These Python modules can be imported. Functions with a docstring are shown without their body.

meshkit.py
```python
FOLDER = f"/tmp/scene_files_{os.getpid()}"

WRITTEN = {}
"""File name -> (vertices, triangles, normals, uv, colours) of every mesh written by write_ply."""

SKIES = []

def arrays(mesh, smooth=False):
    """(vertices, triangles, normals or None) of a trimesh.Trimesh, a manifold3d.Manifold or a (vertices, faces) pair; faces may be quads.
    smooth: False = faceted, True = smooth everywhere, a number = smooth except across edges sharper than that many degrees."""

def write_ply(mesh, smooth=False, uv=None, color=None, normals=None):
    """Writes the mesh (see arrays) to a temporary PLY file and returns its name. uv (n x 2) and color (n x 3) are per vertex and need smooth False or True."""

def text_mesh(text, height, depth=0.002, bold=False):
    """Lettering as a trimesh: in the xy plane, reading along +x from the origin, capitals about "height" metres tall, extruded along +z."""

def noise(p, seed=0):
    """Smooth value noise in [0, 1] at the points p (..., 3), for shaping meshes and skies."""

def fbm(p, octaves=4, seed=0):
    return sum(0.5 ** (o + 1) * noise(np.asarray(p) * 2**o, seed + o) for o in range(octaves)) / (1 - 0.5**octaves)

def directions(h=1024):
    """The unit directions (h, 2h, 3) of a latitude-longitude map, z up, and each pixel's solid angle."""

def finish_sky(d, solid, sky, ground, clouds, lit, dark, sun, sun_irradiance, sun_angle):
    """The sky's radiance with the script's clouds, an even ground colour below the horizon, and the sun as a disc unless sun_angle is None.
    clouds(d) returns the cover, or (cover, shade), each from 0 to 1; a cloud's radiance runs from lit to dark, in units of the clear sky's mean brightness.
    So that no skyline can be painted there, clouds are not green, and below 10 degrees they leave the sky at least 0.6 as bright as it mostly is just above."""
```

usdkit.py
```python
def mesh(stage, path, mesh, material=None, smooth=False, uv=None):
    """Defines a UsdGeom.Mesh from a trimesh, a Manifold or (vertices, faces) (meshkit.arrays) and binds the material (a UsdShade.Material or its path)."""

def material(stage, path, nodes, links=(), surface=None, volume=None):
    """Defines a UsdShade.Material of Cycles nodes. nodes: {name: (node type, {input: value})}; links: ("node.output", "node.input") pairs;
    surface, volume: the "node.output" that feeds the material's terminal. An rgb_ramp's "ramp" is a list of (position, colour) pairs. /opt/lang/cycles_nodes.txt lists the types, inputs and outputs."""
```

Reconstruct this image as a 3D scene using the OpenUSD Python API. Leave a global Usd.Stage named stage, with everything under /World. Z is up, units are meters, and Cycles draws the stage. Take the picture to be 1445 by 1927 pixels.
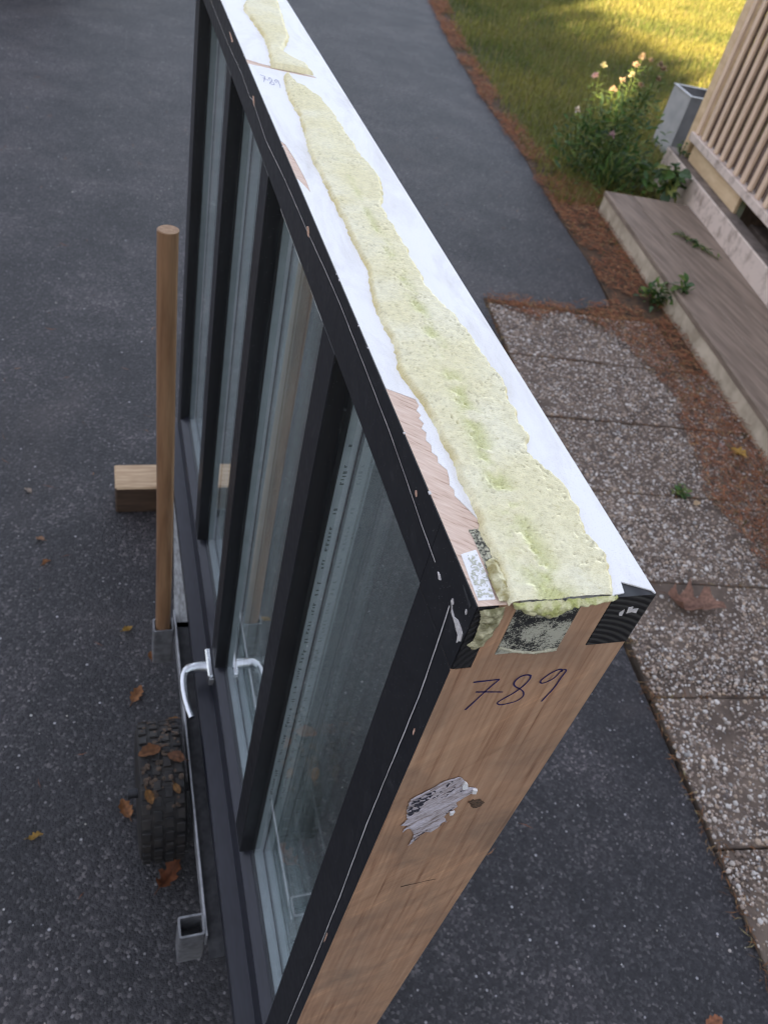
import math, random
import numpy as np, trimesh
from shapely.geometry import Polygon, Point, LineString, box as sbox, MultiPolygon
from shapely.ops import unary_union
from shapely import contains_xy
from shapely import affinity
from pxr import Usd, UsdGeom, UsdLux, UsdShade, Gf, Sdf, Vt
import usdkit, meshkit

random.seed(7)
rng = np.random.default_rng(7)
stage = Usd.Stage.CreateInMemory()
UsdGeom.SetStageUpAxis(stage, UsdGeom.Tokens.z)
UsdGeom.SetStageMetersPerUnit(stage, 1.0)
UsdGeom.Xform.Define(stage, '/World')
UsdGeom.Scope.Define(stage, '/World/Looks')

# ------------------------------------------------------------------ camera
right = (0.946904, -0.250192, 0.201931)
down = (-0.030501, -0.695128, -0.718239)
fwd = (0.320066, 0.673944, -0.665851)
eye = (-0.18917, -0.25144, 1.66347)
cam = UsdGeom.Camera.Define(stage, '/World/Camera')
cm = Gf.Matrix4d(*right, 0, *[-v for v in down], 0, *[-v for v in fwd], 0, *eye, 1)
cam.AddTransformOp().Set(cm)
cam.CreateHorizontalApertureAttr(3.95)
cam.CreateFocalLengthAttr(3.95 * 1542.3 / 1445)
cam.CreateFStopAttr(1.9)
cam.CreateFocusDistanceAttr(0.62)
cam.CreateClippingRangeAttr(Gf.Vec2f(0.02, 500))
cam.CreateExposureAttr(3.2)

# ------------------------------------------------------------------ sky and sun
SUN_EL = math.radians(10.0)
SUN_ROT = math.atan2(-1, -1)
dome = UsdLux.DomeLight.Define(stage, '/World/sky')
dome.CreateIntensityAttr(1.0)
sky_mat = usdkit.material(stage, '/World/Looks/sky', {
    's': ('sky_texture', {'sky_type': 'single_scattering', 'sun_disc': False, 'sun_elevation': SUN_EL,
                          'sun_rotation': SUN_ROT, 'altitude': 100.0, 'air_density': 1.0, 'aerosol_density': 1.5, 'ozone_density': 1.0}),
    'tc': ('texture_coordinate', {}),
    'n': ('noise_texture', {'scale': 2.2, 'detail': 5.0, 'roughness': 0.6}),
    'r': ('rgb_ramp', {'ramp': [(0.25, (0.45, 0.45, 0.45)), (0.75, (0.85, 0.85, 0.85))]}),
    'm': ('mix_color', {'b': (2.34, 2.36, 2.82), 'use_clamp': False}),
    'b': ('background_shader', {'strength': 0.06}),
}, [('tc.generated', 'n.vector'), ('n.fac', 'r.fac'), ('r.color', 'm.fac'), ('s.color', 'm.a'), ('m.result', 'b.color')], surface='b.background')
UsdShade.MaterialBindingAPI.Apply(dome.GetPrim()).Bind(sky_mat)
dome.GetPrim().SetCustomDataByKey('kind', 'structure')
dome.GetPrim().SetCustomDataByKey('label', 'pale open evening sky above the shaded driveway')
dome.GetPrim().SetCustomDataByKey('category', 'sky')

sun = UsdLux.DistantLight.Define(stage, '/World/sun')
sun.CreateIntensityAttr(1.25)
sun.CreateNormalizeAttr(True)
sun.CreateAngleAttr(0.5)
sun.CreateColorAttr(Gf.Vec3f(1.0, 0.79, 0.47))
ce, se = math.cos(SUN_EL), math.sin(SUN_EL)
tos = np.array([-0.70711 * ce, -0.70711 * ce, se])
zx = np.cross([0, 0, 1], tos); zx /= np.linalg.norm(zx); zy = np.cross(tos, zx)
sun.AddTransformOp().Set(Gf.Matrix4d(*zx, 0, *zy, 0, *tos, 0, 0, 0, 20, 1))

# ------------------------------------------------------------------ helpers
COUNT = {}


def numbered(parent, name):
    k = (parent, name)
    n = COUNT.get(k, 0); COUNT[k] = n + 1
    return f'{parent}/{name}' if n == 0 else f'{parent}/{name}_{n:03d}'


class Node:
    def __init__(self, path, base): self.path, self.base = path, np.array(base, float)


def data(prim, **kw):
    for k, v in kw.items():
        if v: prim.SetCustomDataByKey(k, v)


def thing(name, label, cat, base=(0, 0, 0), group=None, kind=None):
    path = numbered('/World', name)
    x = UsdGeom.Xform.Define(stage, path)
    x.AddTranslateOp().Set(Gf.Vec3d(*map(float, base)))
    data(x.GetPrim(), label=label, category=cat, group=group, kind=kind)
    return Node(path, base)


def merge(ms):
    return trimesh.util.concatenate([as_tm(m) for m in ms])


def as_tm(m):
    if isinstance(m, trimesh.Trimesh): return m
    v, f, _ = meshkit.arrays(m)
    return trimesh.Trimesh(v, f, process=False)


def part(parent, name, mesh, mat, smooth=False, label=None, kind=None, col=None):
    if isinstance(mesh, list): mesh = merge(mesh)
    v, f, _ = meshkit.arrays(mesh)
    m = trimesh.Trimesh(v - parent.base, f, process=False)
    path = numbered(parent.path, name)
    um = usdkit.mesh(stage, path, m, MAT[mat], smooth=smooth)
    if col is not None:
        UsdGeom.PrimvarsAPI(um).CreatePrimvar('tint', Sdf.ValueTypeNames.Color3fArray, 'vertex').Set(Vt.Vec3fArray.FromNumpy(np.asarray(col, np.float32)))
    data(um.GetPrim(), label=label, kind=kind)
    return Node(path, parent.base)


def single(name, mesh, mat, label, cat, smooth=False, kind=None, group=None, col=None):
    if isinstance(mesh, list): mesh = merge(mesh)
    v, f, _ = meshkit.arrays(mesh)
    m = trimesh.Trimesh(v, f, process=False)
    path = numbered('/World', name)
    um = usdkit.mesh(stage, path, m, MAT[mat], smooth=smooth)
    if col is not None:
        UsdGeom.PrimvarsAPI(um).CreatePrimvar('tint', Sdf.ValueTypeNames.Color3fArray, 'vertex').Set(Vt.Vec3fArray.FromNumpy(np.asarray(col, np.float32)))
    data(um.GetPrim(), label=label, category=cat, kind=kind, group=group)
    return Node(path, (0, 0, 0))


def bx(x0, x1, y0, y1, z0, z1, c=0.0):
    """Box, with chamfered edges when c > 0."""
    if c <= 0:
        m = trimesh.creation.box((x1 - x0, y1 - y0, z1 - z0))
        m.apply_translation(((x0 + x1) / 2, (y0 + y1) / 2, (z0 + z1) / 2)); return m
    pts = []
    for sx in (0, 1):
        for sy in (0, 1):
            for sz in (0, 1):
                X, Y, Z = (x0, x1)[sx], (y0, y1)[sy], (z0, z1)[sz]
                dx, dy, dz = c * (1 - 2 * sx), c * (1 - 2 * sy), c * (1 - 2 * sz)
                pts += [(X, Y + dy, Z + dz), (X + dx, Y, Z + dz), (X + dx, Y + dy, Z)]
    return trimesh.convex.convex_hull(np.array(pts))


def extrude_xz(poly, y0, y1):
    """Shapely polygon in x, z extruded along y."""
    polys = getattr(poly, 'geoms', [poly])
    out = []
    for g in polys:
        if g.is_empty or g.area < 1e-9: continue
        m = trimesh.creation.extrude_polygon(g, y1 - y0, engine='earcut')
        v = m.vertices.copy()
        m.vertices = np.stack([v[:, 0], y1 - v[:, 2], v[:, 1]], 1)
        out.append(m)
    return merge(out)


def extrude_xy(poly, z0, z1):
    out = []
    for g in getattr(poly, 'geoms', [poly]):
        if g.is_empty or g.area < 1e-9: continue
        m = trimesh.creation.extrude_polygon(g, z1 - z0, engine='earcut'); m.apply_translation((0, 0, z0)); out.append(m)
    return merge(out)


def extrude_yz(poly, x0, x1):
    out = []
    for g in getattr(poly, 'geoms', [poly]):
        if g.is_empty or g.area < 1e-9: continue
        m = trimesh.creation.extrude_polygon(g, x1 - x0, engine='earcut')
        v = m.vertices.copy()
        m.vertices = np.stack([v[:, 2] + x0, v[:, 0], v[:, 1]], 1)
        out.append(m)
    return merge(out)


def tube(pts, rad, sides=8, cap=True):
    p = np.asarray(pts, float)
    t = np.gradient(p, axis=0); t /= np.linalg.norm(t, axis=1, keepdims=True) + 1e-12
    ref = np.array([0, 0, 1.0]) if abs(t[0, 2]) < 0.9 else np.array([1.0, 0, 0])
    a = np.cross(t, ref); a /= np.linalg.norm(a, axis=1, keepdims=True) + 1e-12
    b = np.cross(t, a); ang = np.arange(sides) * 2 * np.pi / sides
    r = np.broadcast_to(rad, (len(p),))[:, None, None]
    v = p[:, None] + r * (np.cos(ang)[None, :, None] * a[:, None] + np.sin(ang)[None, :, None] * b[:, None])
    i, j = np.meshgrid(np.arange(len(p) - 1), np.arange(sides), indexing='ij')
    q = np.stack([i * sides + j, i * sides + (j + 1) % sides, (i + 1) * sides + (j + 1) % sides, (i + 1) * sides + j], -1).reshape(-1, 4)
    f = np.vstack([q[:, [0, 1, 2]], q[:, [0, 2, 3]]])
    v = v.reshape(-1, 3)
    if cap:
        n = len(v); v = np.vstack([v, p[:1], p[-1:]]); L = (len(p) - 1) * sides
        k = np.arange(sides)
        f = np.vstack([f, np.stack([np.full(sides, n), (k + 1) % sides, k], 1), np.stack([np.full(sides, n + 1), L + k, L + (k + 1) % sides], 1)])
    m = trimesh.Trimesh(v, f, process=False)
    if m.volume < 0: m.invert()
    return m


def oriented(m, o, u, v):
    """Local x along u, y along v, z up, from o."""
    M = np.eye(4); M[:2, 0], M[:2, 1] = u, v; M[:2, 3] = o
    if len(o) > 2: M[2, 3] = o[2]
    m.apply_transform(M)
    if m.volume < 0: m.invert()
    return m


def fbm3(x, y, z, s, o=4, seed=0):
    return meshkit.fbm(np.stack([np.asarray(x) * s, np.asarray(y) * s, np.asarray(z) * np.ones_like(x) * s], -1), o, seed)


# ------------------------------------------------------------------ materials
MAT = {}


def mat(name, nodes, links, surface='p.BSDF'):
    MAT[name] = usdkit.material(stage, '/World/Looks/' + name, nodes, links, surface=surface)


def simple(name, c1, c2, scale=20.0, rough=0.6, bump=0.0, bscale=200.0, stretch=(1, 1, 1), metal=0.0, spec=0.5, dist=0.001, sheen=0.0, lo=0.35, hi=0.65):
    nodes = {'g': ('geometry', {}), 'mp': ('mapping', {'scale': stretch}),
             'n': ('noise_texture', {'scale': scale, 'detail': 6.0, 'roughness': 0.62}),
             'r': ('rgb_ramp', {'ramp': [(lo, c1), (hi, c2)]}),
             'p': ('principled_bsdf', {'roughness': rough, 'metallic': metal, 'specular_ior_level': spec})}
    links = [('g.position', 'mp.vector'), ('mp.vector', 'n.vector'), ('n.fac', 'r.fac'), ('r.color', 'p.base_color')]
    if bump > 0:
        nodes['nb'] = ('noise_texture', {'scale': bscale, 'detail': 5.0, 'roughness': 0.65})
        nodes['bp'] = ('bump', {'strength': bump, 'distance': dist})
        links += [('mp.vector', 'nb.vector'), ('nb.fac', 'bp.height'), ('bp.normal', 'p.normal')]
    mat(name, nodes, links)


def tinted(name, rough=0.7, trans=0.0, scale=60.0, amount=0.35, spec=0.3):
    """Colour from the mesh's own tint per piece, with a little noise; leaves let light through."""
    nodes = {'a': ('attribute', {'attribute': 'tint'}), 'g': ('geometry', {}), 'n': ('noise_texture', {'scale': scale, 'detail': 4.0}),
             'r': ('rgb_ramp', {'ramp': [(0.3, (1 - amount,) * 3), (0.7, (1 + amount * 0.6,) * 3)]}),
             'm': ('mix', {'mix_type': 'multiply', 'fac': 1.0}),
             'p': ('principled_bsdf', {'roughness': rough, 'specular_ior_level': spec})}
    links = [('g.position', 'n.vector'), ('n.fac', 'r.fac'), ('a.color', 'm.color1'), ('r.color', 'm.color2'), ('m.color', 'p.base_color')]
    surf = 'p.BSDF'
    if trans > 0:
        nodes['t'] = ('translucent_bsdf', {}); nodes['mx'] = ('mix_closure', {'fac': trans})
        links += [('m.color', 't.color'), ('p.BSDF', 'mx.closure1'), ('t.BSDF', 'mx.closure2')]
        surf = 'mx.closure'
    mat(name, nodes, links, surf)


# asphalt: stones of differing grey in dark binder, a few pale specks, worn patches
mat('asphalt', {
    'g': ('geometry', {}),
    'v': ('voronoi_texture', {'scale': 175.0, 'randomness': 1.0}), 'sep': ('separate_color', {}),
    'rs': ('rgb_ramp', {'ramp': [(0.0, (0.011, 0.0105, 0.012)), (0.6, (0.0265, 0.025, 0.028)), (0.90, (0.050, 0.047, 0.049)), (1.0, (0.11, 0.102, 0.100))]}),
    'v2': ('voronoi_texture', {'scale': 74.0}), 'sp2': ('separate_color', {}),
    'd2': ('math', {'math_type': 'less_than', 'value2': 0.21}), 'c2': ('math', {'math_type': 'greater_than', 'value2': 0.86}), 'dc': ('math', {'math_type': 'multiply'}),
    'rc': ('rgb_ramp', {'ramp': [(0.0, (0.10, 0.09, 0.09)), (0.75, (0.20, 0.19, 0.19)), (1.0, (0.42, 0.41, 0.42))]}), 'mc': ('mix', {}),
    'n1': ('noise_texture', {'scale': 2.6, 'detail': 7.0, 'roughness': 0.68}),
    'r1': ('rgb_ramp', {'ramp': [(0.32, (0.46, 0.47, 0.52)), (0.5, (0.95, 0.94, 0.95)), (0.68, (1.85, 1.74, 1.70))]}),
    'm1': ('mix', {'mix_type': 'multiply', 'fac': 1.0}),
    'n2': ('noise_texture', {'scale': 1.1, 'detail': 5.0, 'roughness': 0.62, 'distortion': 1.0}),
    'r2': ('rgb_ramp', {'ramp': [(0.55, (0, 0, 0)), (0.70, (1, 1, 1))]}),
    'mb': ('math', {'math_type': 'multiply', 'value2': 0.40}),
    'm2': ('mix', {'color2': (0.075, 0.062, 0.058)}),
    'nb': ('noise_texture', {'scale': 420.0, 'detail': 3.0}),
    'ad': ('math', {'math_type': 'multiply_add', 'value2': -0.9}),
    'bp': ('bump', {'strength': 0.85, 'distance': 0.0036}),
    'p': ('principled_bsdf', {'roughness': 0.6, 'specular_ior_level': 0.5}),
}, [('g.position', 'v.vector'), ('v.color', 'sep.color'), ('sep.r', 'rs.fac'), ('g.position', 'n1.vector'), ('n1.fac', 'r1.fac'),
    ('g.position', 'v2.vector'), ('v2.color', 'sp2.color'), ('v2.distance', 'd2.value1'), ('sp2.r', 'c2.value1'), ('d2.value', 'dc.value1'), ('c2.value', 'dc.value2'),
    ('sp2.g', 'rc.fac'), ('rs.color', 'm1.color1'), ('r1.color', 'm1.color2'), ('m1.color', 'mc.color1'), ('rc.color', 'mc.color2'), ('dc.value', 'mc.fac'),
    ('g.position', 'n2.vector'), ('n2.fac', 'r2.fac'), ('r2.color', 'mb.value1'), ('mb.value', 'm2.fac'),
    ('mc.color', 'm2.color1'), ('m2.color', 'p.base_color'), ('g.position', 'nb.vector'), ('v.distance', 'ad.value1'), ('nb.fac', 'ad.value3'), ('ad.value', 'bp.height'), ('bp.normal', 'p.normal')])

# painted frame timber: black on the indoor face and on the reveals, wood where the end is sawn
def painted(name, endwood):
    nodes = {
        'g': ('geometry', {}), 'sx': ('separate_xyz', {}),
        'v': ('voronoi_texture', {'scale': 420.0}), 'sc': ('separate_color', {}),
        'vs': ('math', {'math_type': 'less_than', 'value2': 0.10}), 'vc': ('math', {'math_type': 'greater_than', 'value2': 0.82}),
        'sp': ('math', {'math_type': 'multiply'}),
        'mp': ('mapping', {'scale': (60, 9, 9)}), 'n': ('noise_texture', {'scale': 5.0, 'detail': 7.0, 'roughness': 0.7}),
        'r': ('rgb_ramp', {'ramp': [(0.3, (0.0075, 0.0080, 0.0100)), (0.60, (0.0125, 0.0130, 0.0155)), (0.74, (0.030, 0.030, 0.034)), (0.85, (0.055, 0.054, 0.056))]}),
        'mk': ('mix', {'color2': (0.30, 0.30, 0.31)}),
        'rr': ('map_range', {'from_min': 0.3, 'from_max': 0.7, 'to_min': 0.34, 'to_max': 0.52}),
        'bp': ('bump', {'strength': 0.25, 'distance': 0.0006}),
        'p': ('principled_bsdf', {'specular_ior_level': 0.5}),
    }
    links = [('g.position', 'v.vector'), ('v.distance', 'vs.value1'), ('v.color', 'sc.color'), ('sc.r', 'vc.value1'), ('vs.value', 'sp.value1'), ('vc.value', 'sp.value2'),
             ('g.position', 'mp.vector'), ('mp.vector', 'n.vector'), ('n.fac', 'r.fac'), ('r.color', 'mk.color1'), ('sp.value', 'mk.fac'), ('mk.color', 'p.base_color'),
             ('n.fac', 'rr.value'), ('rr.result', 'p.roughness'), ('n.fac', 'bp.height'), ('bp.normal', 'p.normal')]
    if endwood:
        nodes.update({
            'nr': ('separate_xyz', {}), 'lt': ('math', {'math_type': 'less_than', 'value2': -0.55}),
            # long grain running down the stile, gently wandering
            'mw': ('mapping', {'scale': (1, 1, 0.035)}), 
            'nw': ('noise_texture', {'scale': 210.0, 'detail': 5.0, 'roughness': 0.62, 'distortion': 0.4}),
            'rw': ('rgb_ramp', {'ramp': [(0.27, (0.195, 0.095, 0.055)), (0.40, (0.345, 0.202, 0.122)), (0.52, (0.41, 0.252, 0.157)), (0.72, (0.47, 0.310, 0.200))]}),
            # diagonal planer streaks, a pale sheen painted into their light end
            'mr0': ('mapping', {'rotation': (0, 0.80, 0)}), 'mr': ('mapping', {'scale': (0.10, 1, 1.0)}), 'ns': ('noise_texture', {'scale': 46.0, 'detail': 9.0, 'roughness': 0.74}),
            'rs': ('rgb_ramp', {'ramp': [(0.30, (0.62, 0.54, 0.46)), (0.45, (0.95, 0.93, 0.90)), (0.58, (1.12, 1.09, 1.04)), (0.70, (1.65, 1.55, 1.38))]}),
            'mm': ('mix', {'mix_type': 'multiply'}), 'nk': ('noise_texture', {'scale': 9.0, 'detail': 3.0}), 'rk': ('rgb_ramp', {'ramp': [(0.38, (0.25, 0.25, 0.25)), (0.60, (1, 1, 1))]}),
            # grey weathering in patches
            'ng': ('noise_texture', {'scale': 12.0, 'detail': 6.0, 'roughness': 0.66, 'distortion': 0.5}), 'rg': ('rgb_ramp', {'ramp': [(0.46, (0, 0, 0)), (0.72, (0.65, 0.65, 0.65))]}),
            'mg': ('mix', {'color2': (0.17, 0.122, 0.088)}),
            'mf': ('mix', {}), 'bw': ('bump', {'strength': 0.35, 'distance': 0.0012}),
            'pw': ('principled_bsdf', {'roughness': 0.62, 'specular_ior_level': 0.35}), 'mx': ('mix_closure', {}),
        })
        links += [('g.true_normal', 'nr.vector'), ('nr.x', 'lt.value1'),
                  ('g.position', 'mw.vector'), ('mw.vector', 'nw.vector'), ('nw.fac', 'rw.fac'),
                  ('g.position', 'mr0.vector'), ('mr0.vector', 'mr.vector'), ('mr.vector', 'ns.vector'), ('ns.fac', 'rs.fac'), ('g.position', 'nk.vector'), ('nk.fac', 'rk.fac'), ('rk.color', 'mm.fac'), ('rw.color', 'mm.color1'), ('rs.color', 'mm.color2'),
                  ('g.position', 'ng.vector'), ('ng.fac', 'rg.fac'), ('rg.color', 'mg.fac'), ('mm.color', 'mg.color1'),
                  ('mg.color', 'pw.base_color'), ('ns.fac', 'bw.height'), ('bw.normal', 'pw.normal'),
                  ('lt.value', 'mx.fac'), ('pw.BSDF', 'mx.closure1'), ('p.BSDF', 'mx.closure2')]
        mat(name, nodes, links, 'mx.closure')
    else:
        mat(name, nodes, links)


painted('black_paint', False)
painted('stile_timber', True)
mat('end_grain_black', {
    'g': ('geometry', {}), 'w': ('wave_texture', {'wave_type': 'rings', 'rings_direction': 'y', 'scale': 70.0, 'distortion': 1.6, 'detail': 3.0}),
    'mp': ('mapping', {'location': (-0.075, 0, -1.25)}),
    'r': ('rgb_ramp', {'ramp': [(0.0, (0.006, 0.006, 0.007)), (1.0, (0.022, 0.021, 0.022))]}),
    'b': ('bump', {'strength': 0.7, 'distance': 0.001}), 'p': ('principled_bsdf', {'roughness': 0.5})},
    [('g.position', 'mp.vector'), ('mp.vector', 'w.vector'), ('w.fac', 'r.fac'), ('r.color', 'p.base_color'), ('w.fac', 'b.height'), ('b.normal', 'p.normal')])
mat('dusted_black', {
    'g': ('geometry', {}), 'n': ('noise_texture', {'scale': 1300.0, 'detail': 3.0, 'roughness': 0.7}), 'nl': ('noise_texture', {'scale': 75.0, 'detail': 4.0, 'roughness': 0.65}),
    'sx': ('separate_xyz', {}), 'mz': ('map_range', {'from_min': 1.33, 'from_max': 1.296, 'to_min': -0.02, 'to_max': 0.10, 'clamp': True}),
    's1': ('math', {'math_type': 'multiply_add', 'value2': 1.25}), 's2': ('math', {'math_type': 'add'}),
    'r': ('rgb_ramp', {'ramp': [(0.50, (0, 0, 0)), (0.62, (1, 1, 1))]}), 'sub': ('math', {'math_type': 'subtract', 'value2': 0.60}),
    'm': ('mix', {'color1': (0.010, 0.010, 0.011), 'color2': (0.47, 0.46, 0.36)}), 'b': ('bump', {'strength': 0.8, 'distance': 0.0008}), 'p': ('principled_bsdf', {'roughness': 0.75})},
    [('g.position', 'n.vector'), ('g.position', 'nl.vector'), ('g.position', 'sx.vector'), ('sx.z', 'mz.value'), ('nl.fac', 's1.value1'), ('n.fac', 's1.value3'), ('s1.value', 'sub.value1'), ('sub.value', 's2.value1'), ('mz.result', 's2.value2'),
     ('s2.value', 'r.fac'), ('r.color', 'm.fac'), ('m.color', 'p.base_color'), ('s2.value', 'b.height'), ('b.normal', 'p.normal')])
mat('white_primer', {
    'g': ('geometry', {}), 'n': ('noise_texture', {'scale': 13.0, 'detail': 8.0, 'roughness': 0.74, 'distortion': 0.6}),
    'mp': ('mapping', {'scale': (1.6, 0.45, 1.0)}), 'sx': ('separate_xyz', {}),
    'r': ('rgb_ramp', {'ramp': [(0.47, (0.82, 0.815, 0.80)), (0.60, (0.735, 0.72, 0.69)), (0.74, (0.58, 0.555, 0.51))]}),
    'n2': ('noise_texture', {'scale': 1100.0, 'detail': 2.0}), 'r2': ('rgb_ramp', {'ramp': [(0.28, (0.72, 0.72, 0.72)), (0.42, (1, 1, 1))]}),
    'm': ('mix', {'mix_type': 'multiply', 'fac': 0.8}), 'bp': ('bump', {'strength': 0.25, 'distance': 0.0006}),
    'p': ('principled_bsdf', {'roughness': 0.48, 'specular_ior_level': 0.4})},
    [('g.position', 'mp.vector'), ('mp.vector', 'n.vector'), ('n.fac', 'r.fac'), ('g.position', 'n2.vector'), ('n2.fac', 'r2.fac'), ('r.color', 'm.color1'), ('r2.color', 'm.color2'),
     ('m.color', 'p.base_color'), ('n2.fac', 'bp.height'), ('bp.normal', 'p.normal')])
# sawn wood laid bare: pale pine, fine saw marks across
mat('bare_wood', {
    'g': ('geometry', {}), 'm0': ('mapping', {'rotation': (0, 0, 0.70)}), 'mp': ('mapping', {'scale': (0.12, 1.0, 1.0)}),
    'n': ('noise_texture', {'scale': 420.0, 'detail': 4.0, 'roughness': 0.6}),
    'r': ('rgb_ramp', {'ramp': [(0.30, (0.40, 0.265, 0.19)), (0.42, (0.62, 0.46, 0.355)), (0.7, (0.74, 0.585, 0.47))]}),
    'bp': ('bump', {'strength': 0.8, 'distance': 0.001}), 'p': ('principled_bsdf', {'roughness': 0.7, 'specular_ior_level': 0.3})},
    [('g.position', 'm0.vector'), ('m0.vector', 'mp.vector'), ('mp.vector', 'n.vector'), ('n.fac', 'r.fac'), ('r.color', 'p.base_color'), ('n.fac', 'bp.height'), ('bp.normal', 'p.normal')])
mat('foam', {
    'a': ('attribute', {'attribute': 'tint'}), 'g': ('geometry', {}), 'm0': ('mapping', {'rotation': (0, 0, 0.32)}), 'mp': ('mapping', {'scale': (0.32, 1.0, 1.0)}),
    'n': ('noise_texture', {'scale': 900.0, 'detail': 4.0, 'roughness': 0.72}), 'v': ('voronoi_texture', {'scale': 780.0}), 'nf': ('noise_texture', {'scale': 640.0, 'detail': 4.0, 'roughness': 0.7}),
    'r': ('rgb_ramp', {'ramp': [(0.30, (0.74, 0.71, 0.60)), (0.43, (0.97, 0.97, 0.95)), (0.7, (1.05, 1.05, 1.04))]}),
    'r2': ('rgb_ramp', {'ramp': [(0.30, (0.82, 0.80, 0.70)), (0.45, (1, 1, 1))]}), 'm2': ('mix', {'mix_type': 'multiply', 'fac': 1.0}),
    'm': ('mix', {'mix_type': 'multiply', 'fac': 1.0}), 'ad': ('math', {'math_type': 'multiply_add', 'value2': 0.6}), 'ad2': ('math', {'math_type': 'multiply_add', 'value2': 1.1}),
    'bp': ('bump', {'strength': 0.8, 'distance': 0.0008}),
    'p': ('principled_bsdf', {'roughness': 0.9, 'specular_ior_level': 0.15})},
    [('g.position', 'm0.vector'), ('m0.vector', 'mp.vector'), ('mp.vector', 'nf.vector'), ('g.position', 'n.vector'), ('g.position', 'v.vector'), ('n.fac', 'r.fac'), ('nf.fac', 'r2.fac'),
     ('a.color', 'm.color1'), ('r.color', 'm.color2'), ('m.color', 'm2.color1'), ('r2.color', 'm2.color2'), ('m2.color', 'p.base_color'),
     ('v.distance', 'ad.value1'), ('n.fac', 'ad.value3'), ('nf.fac', 'ad2.value1'), ('ad.value', 'ad2.value3'), ('ad2.value', 'bp.height'), ('bp.normal', 'p.normal')])
# window glass: clear sheet with its reflection on the outer side of each face, some dust
mat('glass', {
    'g': ('geometry', {}), 'f': ('fresnel', {'IOR': 1.52}), 'nb': ('math', {'math_type': 'subtract', 'value1': 1.0}),
    'o': ('math', {'math_type': 'add', 'value2': 1.0}), 'd2': ('math', {'math_type': 'multiply', 'value2': 2.0}), 'dv': ('math', {'math_type': 'divide'}),
    'fm': ('math', {'math_type': 'multiply', 'use_clamp': True}),
    't': ('transparent_bsdf', {'color': (0.955, 0.972, 0.962)}), 'gl': ('glossy_bsdf', {'roughness': 0.0, 'color': (0.96, 0.98, 0.97)}), 'mx': ('mix_closure', {}),
    'v': ('voronoi_texture', {'scale': 95.0}), 'sc': ('separate_color', {}), 'a': ('math', {'math_type': 'less_than', 'value2': 0.085}), 'b': ('math', {'math_type': 'greater_than', 'value2': 0.72}),
    'ab': ('math', {'math_type': 'multiply'}), 'n': ('noise_texture', {'scale': 14.0, 'detail': 6.0, 'roughness': 0.7}),
    'rn': ('map_range', {'from_min': 0.4, 'from_max': 0.8, 'to_min': 0.003, 'to_max': 0.022, 'clamp': True}),
    'ds': ('math', {'math_type': 'multiply_add', 'value2': 0.22}), 'df': ('diffuse_bsdf', {'color': (0.40, 0.46, 0.46)}), 'mz': ('mix_closure', {})},
    [('g.backfacing', 'nb.value2'), ('f.fac', 'o.value1'), ('f.fac', 'd2.value1'), ('d2.value', 'dv.value1'), ('o.value', 'dv.value2'), ('dv.value', 'fm.value1'), ('nb.value', 'fm.value2'),
     ('fm.value', 'mx.fac'), ('t.BSDF', 'mx.closure1'), ('gl.BSDF', 'mx.closure2'), ('g.position', 'v.vector'), ('v.distance', 'a.value1'), ('v.color', 'sc.color'), ('sc.g', 'b.value1'),
     ('a.value', 'ab.value1'), ('b.value', 'ab.value2'), ('g.position', 'n.vector'), ('n.fac', 'rn.value'), ('ab.value', 'ds.value1'), ('rn.result', 'ds.value3'), ('ds.value', 'mz.fac'),
     ('mx.closure', 'mz.closure1'), ('df.BSDF', 'mz.closure2')], 'mz.closure')

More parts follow.
